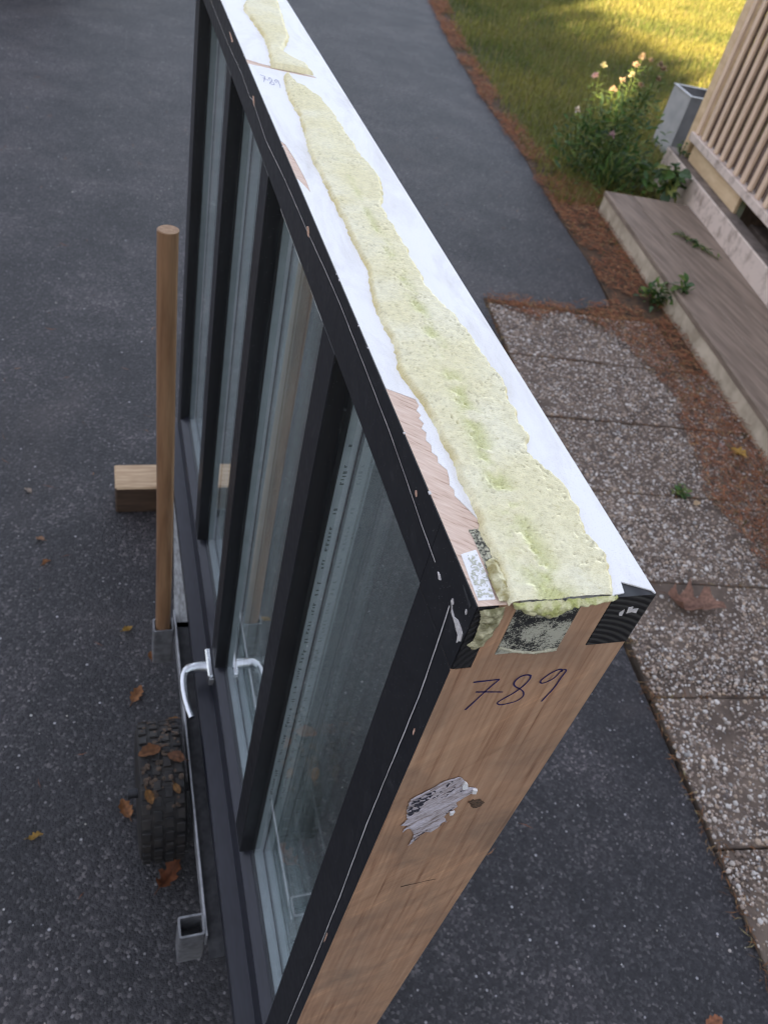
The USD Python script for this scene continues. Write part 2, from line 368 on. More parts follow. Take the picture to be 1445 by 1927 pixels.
simple('spacer_metal', (0.46, 0.51, 0.55), (0.54, 0.59, 0.64), 30, 0.40, metal=0.2)
simple('sky_tinted_black', (0.008, 0.009, 0.014), (0.016, 0.017, 0.026), 35, 0.36, bump=0.1, bscale=120, stretch=(8, 1, 8), spec=0.5)  # black paint with the blue of reflected sky put into its colour
simple('black_seal', (0.006, 0.006, 0.007), (0.012, 0.012, 0.013), 50, 0.5)
simple('print_ink', (0.10, 0.12, 0.13), (0.18, 0.20, 0.21), 300, 0.6)
simple('satin_chrome', (0.62, 0.64, 0.66), (0.74, 0.76, 0.78), 40, 0.22, metal=1.0)
simple('socket_steel', (0.15, 0.15, 0.155), (0.27, 0.275, 0.28), 60, 0.55, bump=0.3, bscale=140, metal=0.4)
simple('galvanised', (0.26, 0.265, 0.275), (0.46, 0.465, 0.475), 40, 0.48, bump=0.2, bscale=160, metal=0.55)
simple('shaded_steel_and_joint', (0.025, 0.026, 0.028), (0.06, 0.06, 0.062), 60, 0.7, metal=0.2)  # shade put into the steel colour; joint and scratch lines share it
simple('rubber', (0.006, 0.006, 0.0065), (0.022, 0.018, 0.015), 45, 0.72, bump=0.4, bscale=260)
simple('tyre_mud', (0.03, 0.022, 0.016), (0.085, 0.055, 0.036), 90, 0.9)
simple('dark_steel', (0.02, 0.021, 0.023), (0.06, 0.06, 0.064), 50, 0.5, metal=0.6)
simple('stake_wood', (0.190, 0.098, 0.048), (0.30, 0.172, 0.090), 14, 0.42, bump=0.2, bscale=60, stretch=(6, 6, 0.5))
simple('stake_end', (0.30, 0.185, 0.105), (0.44, 0.29, 0.18), 160, 0.7)
simple('block_wood', (0.42, 0.27, 0.14), (0.60, 0.42, 0.25), 20, 0.6, bump=0.2, bscale=90, stretch=(0.6, 6, 6))
mat('shade_painted_block', {'g': ('geometry', {}), 'nr': ('separate_xyz', {}), 'gt': ('math', {'math_type': 'greater_than', 'value2': 0.6}), 'mp': ('mapping', {'scale': (0.6, 6, 6)}),  # shade painted into the sides, top kept pale as if lit
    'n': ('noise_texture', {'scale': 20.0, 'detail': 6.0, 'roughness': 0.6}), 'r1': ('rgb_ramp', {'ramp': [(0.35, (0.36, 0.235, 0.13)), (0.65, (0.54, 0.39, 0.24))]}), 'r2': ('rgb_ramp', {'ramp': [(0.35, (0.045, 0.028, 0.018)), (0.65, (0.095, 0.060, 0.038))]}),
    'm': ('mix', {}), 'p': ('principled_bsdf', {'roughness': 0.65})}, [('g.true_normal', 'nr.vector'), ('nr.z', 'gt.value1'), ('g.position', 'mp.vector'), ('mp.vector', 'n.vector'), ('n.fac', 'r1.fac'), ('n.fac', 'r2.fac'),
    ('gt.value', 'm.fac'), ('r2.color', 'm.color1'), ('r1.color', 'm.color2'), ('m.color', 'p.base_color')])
simple('grey_lath', (0.20, 0.20, 0.19), (0.42, 0.43, 0.42), 70, 0.8, bump=0.5, bscale=120, stretch=(3, 0.7, 3))
simple('blue_ink', (0.010, 0.008, 0.070), (0.014, 0.012, 0.10), 200, 0.5)
mat('paper', {'g': ('geometry', {}), 'm0': ('mapping', {'rotation': (0, 0.72, 0)}), 'mp': ('mapping', {'scale': (0.16, 1, 1)}), 'n': ('noise_texture', {'scale': 330.0, 'detail': 6.0, 'roughness': 0.7}),
    'r': ('rgb_ramp', {'ramp': [(0.34, (0.17, 0.125, 0.105)), (0.45, (0.42, 0.37, 0.37)), (0.60, (0.55, 0.51, 0.55)), (0.74, (0.72, 0.70, 0.76))]}), 'b': ('bump', {'strength': 0.8, 'distance': 0.001}), 'p': ('principled_bsdf', {'roughness': 0.75})},
    [('g.position', 'm0.vector'), ('m0.vector', 'mp.vector'), ('mp.vector', 'n.vector'), ('n.fac', 'r.fac'), ('r.color', 'p.base_color'), ('n.fac', 'b.height'), ('b.normal', 'p.normal')])
simple('faint_ink', (0.09, 0.09, 0.26), (0.16, 0.16, 0.34), 300, 0.6)
simple('paper_print', (0.014, 0.014, 0.024), (0.13, 0.125, 0.15), 520, 0.7, lo=0.45, hi=0.68, bump=0.5, bscale=400)
simple('pale_primer', (0.50, 0.475, 0.46), (0.68, 0.65, 0.63), 500, 0.7, bump=0.4, bscale=600)
simple('chip_wood', (0.42, 0.24, 0.15), (0.70, 0.47, 0.36), 600, 0.7)
simple('dark_crack', (0.01, 0.008, 0.007), (0.035, 0.025, 0.02), 500, 0.8)
simple('knot_wood', (0.035, 0.022, 0.015), (0.16, 0.095, 0.055), 480, 0.7, bump=0.8, bscale=380, stretch=(1, 1, 2.5))
simple('soil', (0.035, 0.022, 0.012), (0.10, 0.052, 0.024), 22, 0.95, bump=0.9, bscale=60, dist=0.01)
simple('turf_soil', (0.035, 0.040, 0.012), (0.09, 0.085, 0.028), 9, 0.95, bump=0.9, bscale=60, dist=0.01)
simple('slab_binder', (0.070, 0.050, 0.037), (0.150, 0.110, 0.082), 11, 0.85, bump=0.9, bscale=330, dist=0.002)
simple('tread_wood', (0.140, 0.102, 0.074), (0.265, 0.200, 0.150), 6, 0.72, bump=0.5, bscale=22, stretch=(7, 0.55, 5), dist=0.002)
simple('step_front', (0.32, 0.26, 0.185), (0.58, 0.49, 0.37), 7, 0.8, bump=0.5, bscale=70, dist=0.002)
simple('flaky_paint', (0.34, 0.26, 0.21), (0.66, 0.54, 0.46), 13, 0.75, bump=0.7, bscale=60, dist=0.002, lo=0.30, hi=0.5)
simple('worn_top', (0.10, 0.078, 0.064), (0.21, 0.165, 0.135), 14, 0.8, bump=0.5, bscale=80)
simple('cream_board', (0.56, 0.39, 0.22), (0.74, 0.55, 0.34), 8, 0.7, bump=0.2, bscale=60, stretch=(2, 0.5, 2))
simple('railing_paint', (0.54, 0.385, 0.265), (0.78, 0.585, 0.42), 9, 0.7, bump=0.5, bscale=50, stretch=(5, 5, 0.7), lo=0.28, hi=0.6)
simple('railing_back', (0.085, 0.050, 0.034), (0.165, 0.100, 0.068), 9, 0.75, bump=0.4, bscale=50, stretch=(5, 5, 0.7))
simple('deck_board', (0.085, 0.052, 0.034), (0.17, 0.105, 0.07), 8, 0.75, bump=0.4, bscale=40, stretch=(0.6, 6, 3))
simple('planter_lit', (0.33, 0.33, 0.325), (0.43, 0.42, 0.41), 10, 0.5)  # planter metal, light on these sides put into the colour
simple('planter_shaded', (0.11, 0.11, 0.115), (0.155, 0.155, 0.16), 10, 0.55)  # same planter metal with shade put into the colour
simple('blocker_wall', (0.42, 0.38, 0.33), (0.5, 0.46, 0.4), 4, 0.8)
simple('roof_tile', (0.06, 0.05, 0.05), (0.10, 0.085, 0.08), 8, 0.8)
simple('car_paint', (0.012, 0.013, 0.016), (0.018, 0.019, 0.022), 5, 0.25)
simple('car_glass', (0.01, 0.012, 0.014), (0.015, 0.017, 0.02), 5, 0.08)
tinted('pebbles', 0.62, scale=90, amount=0.3, spec=0.4)
tinted('needles', 0.7, scale=40, amount=0.3)
tinted('grass_blade', 0.55, trans=0.45, scale=25, amount=0.3)
tinted('foliage', 0.5, trans=0.35, scale=70, amount=0.35)
tinted('petals', 0.7, trans=0.3, scale=160, amount=0.3)
tinted('dead_leaf', 0.65, trans=0.22, scale=120, amount=0.4)
tinted('grit', 0.6, scale=300, amount=0.2)

# ================================================================== SETTING
# ---- terrain, driveway, needle bed
xs = np.concatenate([np.linspace(-60, -8, 14), np.linspace(-6, 14, 60), np.linspace(16, 70, 14)])
ys = np.concatenate([np.linspace(-60, -8, 14), np.linspace(-6, 18, 70), np.linspace(20, 90, 16)])
gx, gy = np.meshgrid(xs, ys, indexing='ij')
gz = -0.03 + 0.0 * gx
lawnside = np.clip((gx - 3.6) / 3.0, 0, 1) * np.clip((gy - 5.0) / 2, 0, 1)
gz = gz + lawnside * (0.05 * (fbm3(gx, gy, gx * 0, 0.7, 3, 5) - 0.5))
n1, n2 = gx.shape
idx = np.arange(n1 * n2).reshape(n1, n2)
q = np.stack([idx[:-1, :-1], idx[1:, :-1], idx[1:, 1:], idx[:-1, 1:]], -1).reshape(-1, 4)
single('lawn', (np.stack([gx, gy, gz], -1).reshape(-1, 3), q), 'turf_soil', 'mossy soil under the lawn beyond the driveway', 'lawn', smooth=True, kind='structure')

GRASS_EDGE = [(2.087, 2.747), (2.174, 3.165), (2.239, 3.649), (2.348, 4.383), (2.435, 4.825), (2.573, 5.765), (2.78, 7.135), (3.093, 8.661), (3.9, 12.0), (6.2, 18.0)]
ge = np.array(GRASS_EDGE)


def edge_x(y): return np.interp(y, ge[:, 1], ge[:, 0])


yy = np.arange(2.75, 18, 0.06)
wob = np.array([0.05 * (meshkit.fbm(np.array([[0.3, y * 3.0, 0.5]]), 4, 3)[0] - 0.5) for y in yy])
drive = Polygon([(-30, -25), (1.06, -25), (1.06, -1.0), (1.079, 0.0), (1.16, 0.8), (1.285, 1.72), (1.433, 2.731), (1.86, 2.66), (2.087, 2.70)] +
                [(edge_x(y) + w, y) for y, w in zip(yy, wob)] + [(8, 60), (-30, 60)])
single('driveway', extrude_xy(drive, -0.08, 0.0), 'asphalt', 'worn dark grey asphalt driveway with pale stone specks', 'driveway', kind='structure')

# bed of rusty needles between the drive, the paving and the step
bed_pts = [(1.9, -0.6), (2.20, -0.6), (2.22, 1.4), (2.60, 3.9), (3.05, 3.95), (3.15, 4.3), (2.55, 4.30), (2.56, 4.9), (2.66, 5.8), (2.87, 7.2), (3.20, 8.7), (3.15, 8.9), (3.0, 8.66), (2.70, 7.1), (2.50, 5.7), (2.41, 4.7), (2.34, 4.3), (2.245, 3.65), (2.185, 3.16), (2.115, 2.765), (1.86, 2.705), (1.44, 2.765), (1.43, 2.70), (1.86, 2.58), (1.98, 2.5), (2.0, 2.0), (1.85, 1.5), (1.82, 1.1), (1.9, 0.5)]
bedpoly = Polygon(bed_pts).buffer(0)
single('needle_bed', extrude_xy(bedpoly.buffer(0.008), -0.06, 0.004), 'soil', 'brown earth strip between paving, drive edge and step', 'earth', kind='structure')

# ---- exposed aggregate slabs
e1 = np.array([0.132, 0.9913]); e2 = np.array([0.9913, -0.132])
O = np.array([1.437, 2.725])
paving = thing('paving', 'exposed aggregate paving slabs laid between asphalt and wooden step', 'paving', (1.4, 1.0, 0), kind='structure')
r = np.random.default_rng(3)
ico = trimesh.creation.icosphere(subdivisions=1)
ico0 = trimesh.creation.icosahedron()
PEB = [(0.60, 0.555, 0.51), (0.48, 0.42, 0.365), (0.34, 0.265, 0.21), (0.22, 0.165, 0.13), (0.14, 0.11, 0.095), (0.42, 0.32, 0.235), (0.30, 0.28, 0.26)]
for i in range(9):
    for j in range(3):
        if i == 0 and j == 2: continue
        S = 0.41
        c = O - e1 * (S * (i + 0.5)) + e2 * (S * (j + 0.5))
        if i == 0 and j == 1: c = c + e1 * 0.0
        a = math.atan2(e2[1], e2[0]) + r.normal(0, 0.006)
        h = S / 2 - 0.0022 - abs(r.normal(0, 0.0006))
        top = 0.010 + r.normal(0, 0.0010)
        m = bx(-S / 2 + .0002, S / 2 - .0002, -h, h, -0.045, 0, 0.0025)
        m.apply_transform(trimesh.transformations.rotation_matrix(r.normal(0, 0.005), (1, 0, 0)))
        m.apply_transform(trimesh.transformations.rotation_matrix(a, (0, 0, 1)))
        m.apply_translation((c[0], c[1], top))
        sl = part(paving, 'slab', m, 'slab_binder')
        # the stones that show in it
        n = 3000 if i >= 3 else 2300
        uv = np.column_stack([r.uniform(-S / 2, S / 2, n), r.uniform(-h + 0.004, h - 0.004, n)])
        keep = meshkit.fbm(np.column_stack([uv * 9 + i * 7.3 + j * 3.1, np.zeros(n)]), 3, 11) > r.uniform(0.0, 0.47, n)
        uv = uv[keep]; n = len(uv)
        rad = r.lognormal(math.log(0.0039), 0.34, n).clip(0.0024, 0.0095)
        qn = r.normal(size=(n, 4)); qn /= np.linalg.norm(qn, axis=1, keepdims=True)
        w_, x_, y_, z_ = qn.T
        Rq = np.stack([1 - 2 * (y_ ** 2 + z_ ** 2), 2 * (x_ * y_ - z_ * w_), 2 * (x_ * z_ + y_ * w_), 2 * (x_ * y_ + z_ * w_), 1 - 2 * (x_ ** 2 + z_ ** 2), 2 * (y_ * z_ - x_ * w_),
                       2 * (x_ * z_ - y_ * w_), 2 * (y_ * z_ + x_ * w_), 1 - 2 * (x_ ** 2 + y_ ** 2)], 1).reshape(n, 3, 3)
        v = np.einsum('kj,nij->nki', ico0.vertices, Rq)
        v = v * np.stack([np.ones(n), r.uniform(.6, 1, n), r.uniform(.5, .75, n)], 1)[:, None, :] * rad[:, None, None]
        an = r.uniform(0, 6.28, n)[:, None]
        v = np.stack([v[..., 0] * np.cos(an) - v[..., 1] * np.sin(an), v[..., 0] * np.sin(an) + v[..., 1] * np.cos(an), v[..., 2]], -1)
        cxy = uv[:, :1] * np.array([math.cos(a), math.sin(a)]) + uv[:, 1:] * np.array([-math.sin(a), math.cos(a)])
        v = v + np.column_stack([c[0] + cxy[:, 0], c[1] + cxy[:, 1], top + rad * .04])[:, None, :]
        F = (ico0.faces[None] + 12 * np.arange(n)[:, None, None]).reshape(-1, 3)
        pc = np.array(PEB)[r.choice(len(PEB), n, p=[0.13, 0.16, 0.21, 0.19, 0.13, 0.13, 0.05])] * r.uniform(.75, 1.1, (n, 1))
        part(sl, 'pebbles', (v.reshape(-1, 3), F), 'pebbles', smooth=True, kind='stuff', col=np.repeat(pc, 12, axis=0))

# ================================================================== THE WINDOW
ZT = 1.34
L = 1.56
win = thing('window', 'long black framed window standing upright with yellow foam along its white top edge', 'window', (0.0575, 0.75, 0.17))


def Z(z): return ZT + z


# stile at the near end: sawn wood end with fingers rising between the rail's tenons
stile_poly = unary_union([sbox(0, .17, .115, Z(-.0580)), sbox(.013, Z(-.0581), .025, Z(-.0002)), sbox(.067, Z(-.0581), .0863, Z(-.0002)),
                          sbox(.025, Z(-.0581), .067, Z(-.0463)), sbox(.0863, Z(-.0581), .115, Z(-.0455))])
part(win, 'stile', extrude_xz(stile_poly, 0.0, 0.066), 'stile_timber', label='near stile with bare wood end marked 789')
part(win, 'stile', bx(0, .115, L - .066, L, .17, Z(-.0585), 0.0012), 'black_paint')
hx = bx(0, .115, 0.0662, L, Z(-.0565), Z(0), 0.0008)
t1 = extrude_xz(Polygon([(0, Z(-.0577)), (.0128, Z(-.0577)), (.0128, Z(0)), (0.0007, Z(0)), (0, Z(-.0007))]), 0.0006, 0.0662)
t2 = extrude_xz(sbox(.0252, Z(-.0460), .0668, Z(-.0001)), -0.0004, 0.0662)
t3 = extrude_xz(sbox(.0866, Z(-.0452), .1152, Z(0)), -0.0003, 0.0662)
rail = part(win, 'head_rail', [hx, t1], 'black_paint')
part(rail, 'tenon', t2, 'dusted_black'); part(rail, 'tenon', t3, 'end_grain_black')
part(rail, 'tenon', extrude_xz(sbox(.0008, Z(-.0568), .0126, Z(-.001)), -0.0003, 0.0006), 'end_grain_black')
# white film on top, chipped away from bare wood
patch1 = Polygon([(-.002, .2012), (.0189, .1874), (.0196, .18), (.0160, .1745), (.0178, .1690), (.0150, .1655), (.0170, .1600), (.0137, .1545), (.0158, .1500), (.0130, .1420), (.0152, .1370), (.0134, .1294), (.0160, .1255), (.0146, .1192),
                  (.0185, .1120), (.0176, .1052), (.0154, .0973), (.0170, .0930), (.0157, .0879), (.0217, .0729), (.0262, .0580), (.0285, .036), (.026, .004), (.026, -.01), (-.002, -.01)])
white_tab = Polygon([(.0030, .0385), (.0135, .0414), (.0132, .0207), (.0118, .0040), (.0016, .0040), (.0022, .02)])
patch2 = Polygon([(-.002, .655), (.004, .640), (.0075, .60), (.0095, .55), (.0085, .522), (.003, .545), (-.002, .56)])
patch3 = Polygon([(-.002, .925), (.02, .912), (.045, .905), (.086, .890), (.087, .884), (.045, .893), (-.002, .905)])
corner = Polygon([(.0865, -.01), (.0865, .001), (.094, .002), (.096, .0105), (.113, .0025), (.12, -.01)])
topw = Polygon([(.0004, .0002), (.1148, .0002), (.1148, L), (.0004, L)])
film = topw.difference(unary_union([patch1, patch2, patch3, corner])).union(white_tab)
bare = unary_union([patch1, patch2, patch3]).intersection(topw).buffer(0.001).intersection(topw)
part(rail, 'bare_wood', extrude_xy(bare, Z(0.0), Z(0.00025)), 'bare_wood', label='pale saw marked wood where the white film is chipped off')
part(rail, 'white_film', extrude_xy(film, Z(0.0), Z(0.0009)), 'white_primer')

# ---- foam: two strips cut flat, rough skinned, thicker at the middle
LB = [(-.0015, .0185), (.0109, .019), (.0309, .0217), (.0569, .0209), (.0612, .0242), (.0944, .0234), (.12, .0246), (.1531, .0238), (.1828, .0211), (.2178, .015), (.2563, .0215), (.3017, .0181), (.3714, .0287), (.461, .0275), (.5178, .0267), (.5938, .0257), (.6588, .0295), (.74, .0355), (.7826, .0335), (.8293, .035), (.8712, .0415), (.878, .046)]
RB = [(-.0015, .0835), (.0093, .0911), (.0302, .0962), (.0484, .092), (.0624, .0948), (.0819, .0961), (.1027, .0916), (.119, .0826), (.1415, .0878), (.1653, .0891), (.2107, .0961), (.2457, .0912), (.2916, .0887), (.3452, .0747), (.373, .0782), (.4117, .0768), (.4589, .0768), (.4923, .0749), (.5701, .0925), (.6097, .0877), (.6668, .083), (.7552, .0804), (.7981, .0761), (.8467, .055), (.878, .0485)]
LA = [(.895, .029), (.93, .0335), (.9885, .0385), (1.0251, .0404), (1.0855, .0357), (1.1634, .0293), (1.2313, .0442), (1.3, .040), (1.4, .035), (1.495, .037)]
RA = [(.895, .086), (.9294, .081), (.955, .062), (.9737, .056), (1.0438, .0778), (1.1693, .0889), (1.2633, .096), (1.36, .090), (1.495, .085)]


def foam_strip(Lp, Rp, y0, y1, skew, dy, nu, seed, H, side=0.0):
    Lp, Rp = np.array(Lp), np.array(Rp)
    ysr = np.arange(y0, y1 + dy / 2, dy); us = np.linspace(0, 1, nu)
    Y, U = np.meshgrid(ysr, us, indexing='ij')
    wl = 0.0035 * (fbm3(Y, Y * 0, Y * 0, 60, 5, seed) - 0.5) + 0.003 * (fbm3(Y, Y * 0, Y * 0, 220, 3, seed + 1) - 0.5)
    wr = 0.006 * (fbm3(Y, Y * 0, Y * 0, 70, 5, seed + 2) - 0.5) + 0.004 * (fbm3(Y, Y * 0, Y * 0, 230, 3, seed + 3) - 0.5)
    l = np.interp(Y, Lp[:, 0], Lp[:, 1]) + wl; rr = np.interp(Y, Rp[:, 0], Rp[:, 1]) + wr
    X = l + (rr - l) * U
    w = rr - l
    d = np.minimum(U, 1 - U) * w                      # distance to the nearer edge
    de = np.minimum(d, np.minimum(Y - y0 + (0.0025 if y0 < 0 else 0.0), y1 - Y))
    prof = np.clip(de / 0.0032, 0, 1) ** 0.5
    body = H * (0.86 + 0.25 * np.sin(np.pi * U))
    hgt = prof * body
    hgt *= 0.94 + 0.12 * fbm3(X, Y, X * 0, 28, 3, seed + 5)
    cut = fbm3(X * 0.35 + Y * 0.16, Y, X * 0, 260, 3, seed + 6) - 0.5                # cut lines across the strip
    pores = fbm3(X, Y, X * 0, 420, 2, seed + 7) - 0.5
    pit = np.clip(fbm3(X, Y, X * 0, 520, 2, seed + 15) - 0.66, 0, 1) * np.clip(fbm3(X, Y, X * 0, 40, 2, seed + 16) * 2 - .5, 0, 1)
    hgt += prof * (0.0008 * cut + 0.0007 * pores - 0.006 * pit)
    # torn, greener hollow along the middle near the cut end
    cx = np.interp(Y, [0, .05, .12, .2, .3, .45, .6], [.045, .0445, .0475, .053, .056, .055, .055])
    g = np.exp(-((X - cx) / np.interp(Y, [0, .03, .1, .3, .5], [.013, .011, .008, .006, .004])) ** 2)
    blot = fbm3(X, Y, X * 0, 75, 4, seed + 9)
    g = g * np.clip((blot - 0.36) * 4.2, 0, 1) * np.interp(Y, [0, .12, .35, .55, .65], [1, .85, .75, .35, 0])
    hgt -= g * prof * 0.0016
    hgt += g * prof * 0.0035 * (fbm3(X, Y, X * 0, 900, 2, seed + 10) - 0.5)
    Yd = Y + skew * (U - 0.5) * w / 0.05 * 1.0
    v = np.stack([X, Yd, Z(0.0007) + np.maximum(hgt, 0.0)], -1)
    base = np.array([0.82, 0.76, 0.50]); green = np.array([0.62, 0.64, 0.27]); rim = np.array([0.58, 0.47, 0.20]); pale = np.array([0.86, 0.815, 0.60])
    k = np.clip((fbm3(X, Y, X * 0, 30, 4, seed + 12) - 0.35) * 2.5, 0, 1)[..., None]
    col = base * (1 - k) + pale * k
    spk = fbm3(X, Y, X * 0, 330, 2, seed + 14)[..., None]
    col = col * (0.93 + 0.12 * np.clip((spk - 0.25) * 2, 0, 1)) * (1 - 1.2 * pit[..., None])
    col = col * (1 - 0.8 * g[..., None]) + green * 0.8 * g[..., None]
    e = (np.clip(1.15 - d / 0.0032, 0, 1) * np.clip((fbm3(X, Y, X * 0, 45, 3, seed + 13) - 0.34) * 3, 0, 1) * (0.75 + 0.25 * (U > 0.5)))[..., None]
    col = col * (1 - 0.85 * e) + rim * 0.85 * e
    a, b = Y.shape
    ix = np.arange(a * b).reshape(a, b)
    qd = np.stack([ix[:-1, :-1], ix[:-1, 1:], ix[1:, 1:], ix[1:, :-1]], -1).reshape(-1, 4)
    v = v.reshape(-1, 3); col = col.reshape(-1, 3)
    m = trimesh.Trimesh(v, np.vstack([qd[:, [0, 1, 2]], qd[:, [0, 2, 3]]]), process=False)
    if m.face_normals[:, 2].mean() < 0: m.invert()
    return m, col


m, c = foam_strip(LB, RB, -0.0015, 0.878, 0.0, 0.0012, 70, 21, 0.0052)
part(win, 'foam_strip', m, 'foam', smooth=True, label='long strip of pale yellow cut foam ending at the near corner', col=c)
m, c = foam_strip(LA, RA, 0.897, 1.495, -0.008, 0.0034, 26, 51, 0.0060)
part(win, 'foam_strip', m, 'foam', smooth=True, label='far strip of pale yellow foam beyond the gap', col=c)


def crust(poly, to3d, nrm, step, H, seed, holes, tint, thr=0.0, edge=0.004):
    """Rough residue on a flat face: a height field over poly (2-D), left out where noise falls under thr."""
    x0, y0, x1, y1 = poly.bounds
    a, b = np.arange(x0, x1 + step, step), np.arange(y0, y1 + step, step)
    A, B = np.meshgrid(a, b, indexing='ij')
    jig = 0.0016
    ins = contains_xy(poly, A + jig * (fbm3(A, B, A * 0, 300, 3, seed) - .5), B + jig * (fbm3(A, B, A * 0, 300, 3, seed + 1) - .5))
    n = fbm3(A, B, A * 0, holes, 4, seed + 2)
    ins &= n > thr
    from scipy.ndimage import distance_transform_edt
    d = distance_transform_edt(ins) * step
    h = H * np.clip(d / edge, 0, 1) ** 0.6 * (0.5 + 1.0 * fbm3(A, B, A * 0, 350, 4, seed + 3))
    P = to3d(A, B)[..., :] + h[..., None] * np.array(nrm)
    ix = np.full(A.shape, -1); ok = ins
    cell = (ok[:-1, :-1] & ok[1:, :-1] & ok[1:, 1:] & ok[:-1, 1:])
    ids = np.arange(A.size).reshape(A.shape)
    qd = np.stack([ids[:-1, :-1], ids[1:, :-1], ids[1:, 1:], ids[:-1, 1:]], -1)[cell]
    m = trimesh.Trimesh(P.reshape(-1, 3), np.vstack([qd[:, [0, 1, 2]], qd[:, [0, 2, 3]]]), process=False)
    k = fbm3(A, B, A * 0, max(240, holes * 1.3), 4, seed + 4).reshape(-1, 1)
    t0, t1 = np.array(tint[0]), np.array(tint[1])
    col = t0 + (t1 - t0) * np.clip((k - 0.3) * 2.4, 0, 1)
    if (m.face_normals @ np.array(nrm)).mean() < 0: m.invert()
    used = np.unique(m.faces)
    remap = np.full(len(m.vertices), -1); remap[used] = np.arange(len(used))
    return trimesh.Trimesh(m.vertices[used], remap[m.faces], process=False), col[used]


on_end = lambda A, B: np.stack([A, A * 0 - 0.0005, Z(0) + B], -1)
on_top = lambda A, B: np.stack([A, B, A * 0 + Z(0.0003)], -1)
OLIVE = ((0.20, 0.19, 0.10), (0.62, 0.58, 0.38))
resid = [
    (Polygon([(.0005, -.001), (.0165, .001), (.0175, -.010), (.0166, -.0255), (.0135, -.030), (.0145, -.0345), (.0118, -.0345), (.0075, -.0385), (.0024, -.0322), (.0052, -.028), (.004, -.0100)]), on_end, (0, -1, 0), 0.0030, 80, OLIVE, 0.0),
    (Polygon([(.0245, -.0362), (.034, -.041), (.050, -.0450), (.066, -.0440), (.0665, -.0475), (.052, -.0490), (.036, -.0455), (.0247, -.0400)]), on_end, (0, -1, 0), 0.0018, 120, ((0.5, 0.48, 0.36), (0.66, 0.63, 0.48)), 0.40),
    (Polygon([(.0185, .0042), (.086, .0042), (.0885, .001), (.078, -.002), (.060, -.0035), (.052, -.010), (.047, -.013), (.042, -.0095), (.030, -.0065), (.022, -.0015)]), on_end, (0, -1, 0), 0.0045, 160, ((0.50, 0.52, 0.20), (0.74, 0.71, 0.44)), 0.0),
    (Polygon([(.0145, .0588), (.0255, .0590), (.0260, .030), (.0200, .012), (.0140, .020), (.0150, .040)]), on_top, (0, 0, 1), 0.0007, 700, ((0.05, 0.05, 0.045), (0.62, 0.60, 0.46)), 0.0),
    (Polygon([(.0145, .030), (.0225, .036), (.024, .018), (.022, .001), (.0125, .001), (.0128, .018)]), on_top, (0, 0, 1), 0.0045, 110, ((0.34, 0.29, 0.13), (0.70, 0.66, 0.44)), 0.0),
    (Polygon([(.0018, .005), (.0118, .005), (.0130, .020), (.0132, .038), (.006, .037), (.003, .02)]), lambda A, B: np.stack([A, B, A * 0 + Z(0.0010)], -1), (0, 0, 1), 0.0004, 1500, ((0.46, 0.47, 0.38), (0.68, 0.67, 0.57)), 0.38),
]
for k, (pg, f3, nr, H, hs, tn, th) in enumerate(resid):
    m, c = crust(pg, f3, nr, 0.0006, H, 70 + 9 * k, hs, tn, th)
    part(win, 'foam_residue', m, 'foam', smooth=True, col=c)

# ---- bottom: sash rail with sloped bead, projecting sill, frame
part(win, 'bottom_rail', extrude_xz(Polygon([(0, .2432), (0, .302), (.0015, .3045), (.0175, .3125), (.098, .3125), (.115, .300), (.115, .2432)]), .0661, L - .0661), 'sky_tinted_black')
sill = part(win, 'sill', extrude_xz(Polygon([(-.030, .2165), (-.030, .2375), (-.0285, .2395), (-.0005, .2425), (.115, .2425), (.115, .2165)]), .0001, L), 'sky_tinted_black')
part(win, 'bottom_frame', extrude_xz(sbox(-.012, .1700, .115, .2160), .0003, L - .0003), 'black_paint')
# chipped white line where the sash meets the sill
def ribbon(pts, wid, to3d, seed=0, n=220, jit=0.4, skip=0.0):
    """Thin flat irregular strip along a polyline (2-D), lifted a hair off its face."""
    rr = np.random.default_rng(seed)
    ls = LineString(pts); s = np.linspace(0, ls.length, n)
    p = np.array([ls.interpolate(t).coords[0] for t in s])
    t = np.gradient(p, axis=0); t /= np.linalg.norm(t, axis=1, keepdims=True) + 1e-12
    nn = np.stack([-t[:, 1], t[:, 0]], 1)
    wv = wid * (0.55 + 0.9 * jit * (meshkit.fbm(np.stack([s * 60, s * 0 + seed, s * 0], 1), 3, seed) * 2 - 0.6)).clip(0.05, 3)
    off = wid * jit * (meshkit.fbm(np.stack([s * 90, s * 0 + seed + 5, s * 0], 1), 3, seed + 3) - 0.5)
    a, b = p + nn * (off + wv / 2)[:, None], p + nn * (off - wv / 2)[:, None]
    v = np.vstack([to3d(a), to3d(b)])
    k = np.arange(n - 1)
    if skip > 0:
        k = k[meshkit.fbm(np.stack([s[:-1] * 25, s[:-1] * 0 + seed * 3.3, s[:-1] * 0], 1), 3, seed + 8) > skip]
    f = np.vstack([np.stack([k, k + 1, n + k], 1), np.stack([k + 1, n + k + 1, n + k], 1)])
    return trimesh.Trimesh(v, f, process=False)


face0 = lambda p: np.stack([np.full(len(p), -0.00045), p[:, 0], Z(0) + p[:, 1]], 1)


def facing(m, d):
    if (m.face_normals @ np.array(d)).mean() < 0: m.invert()
    return m


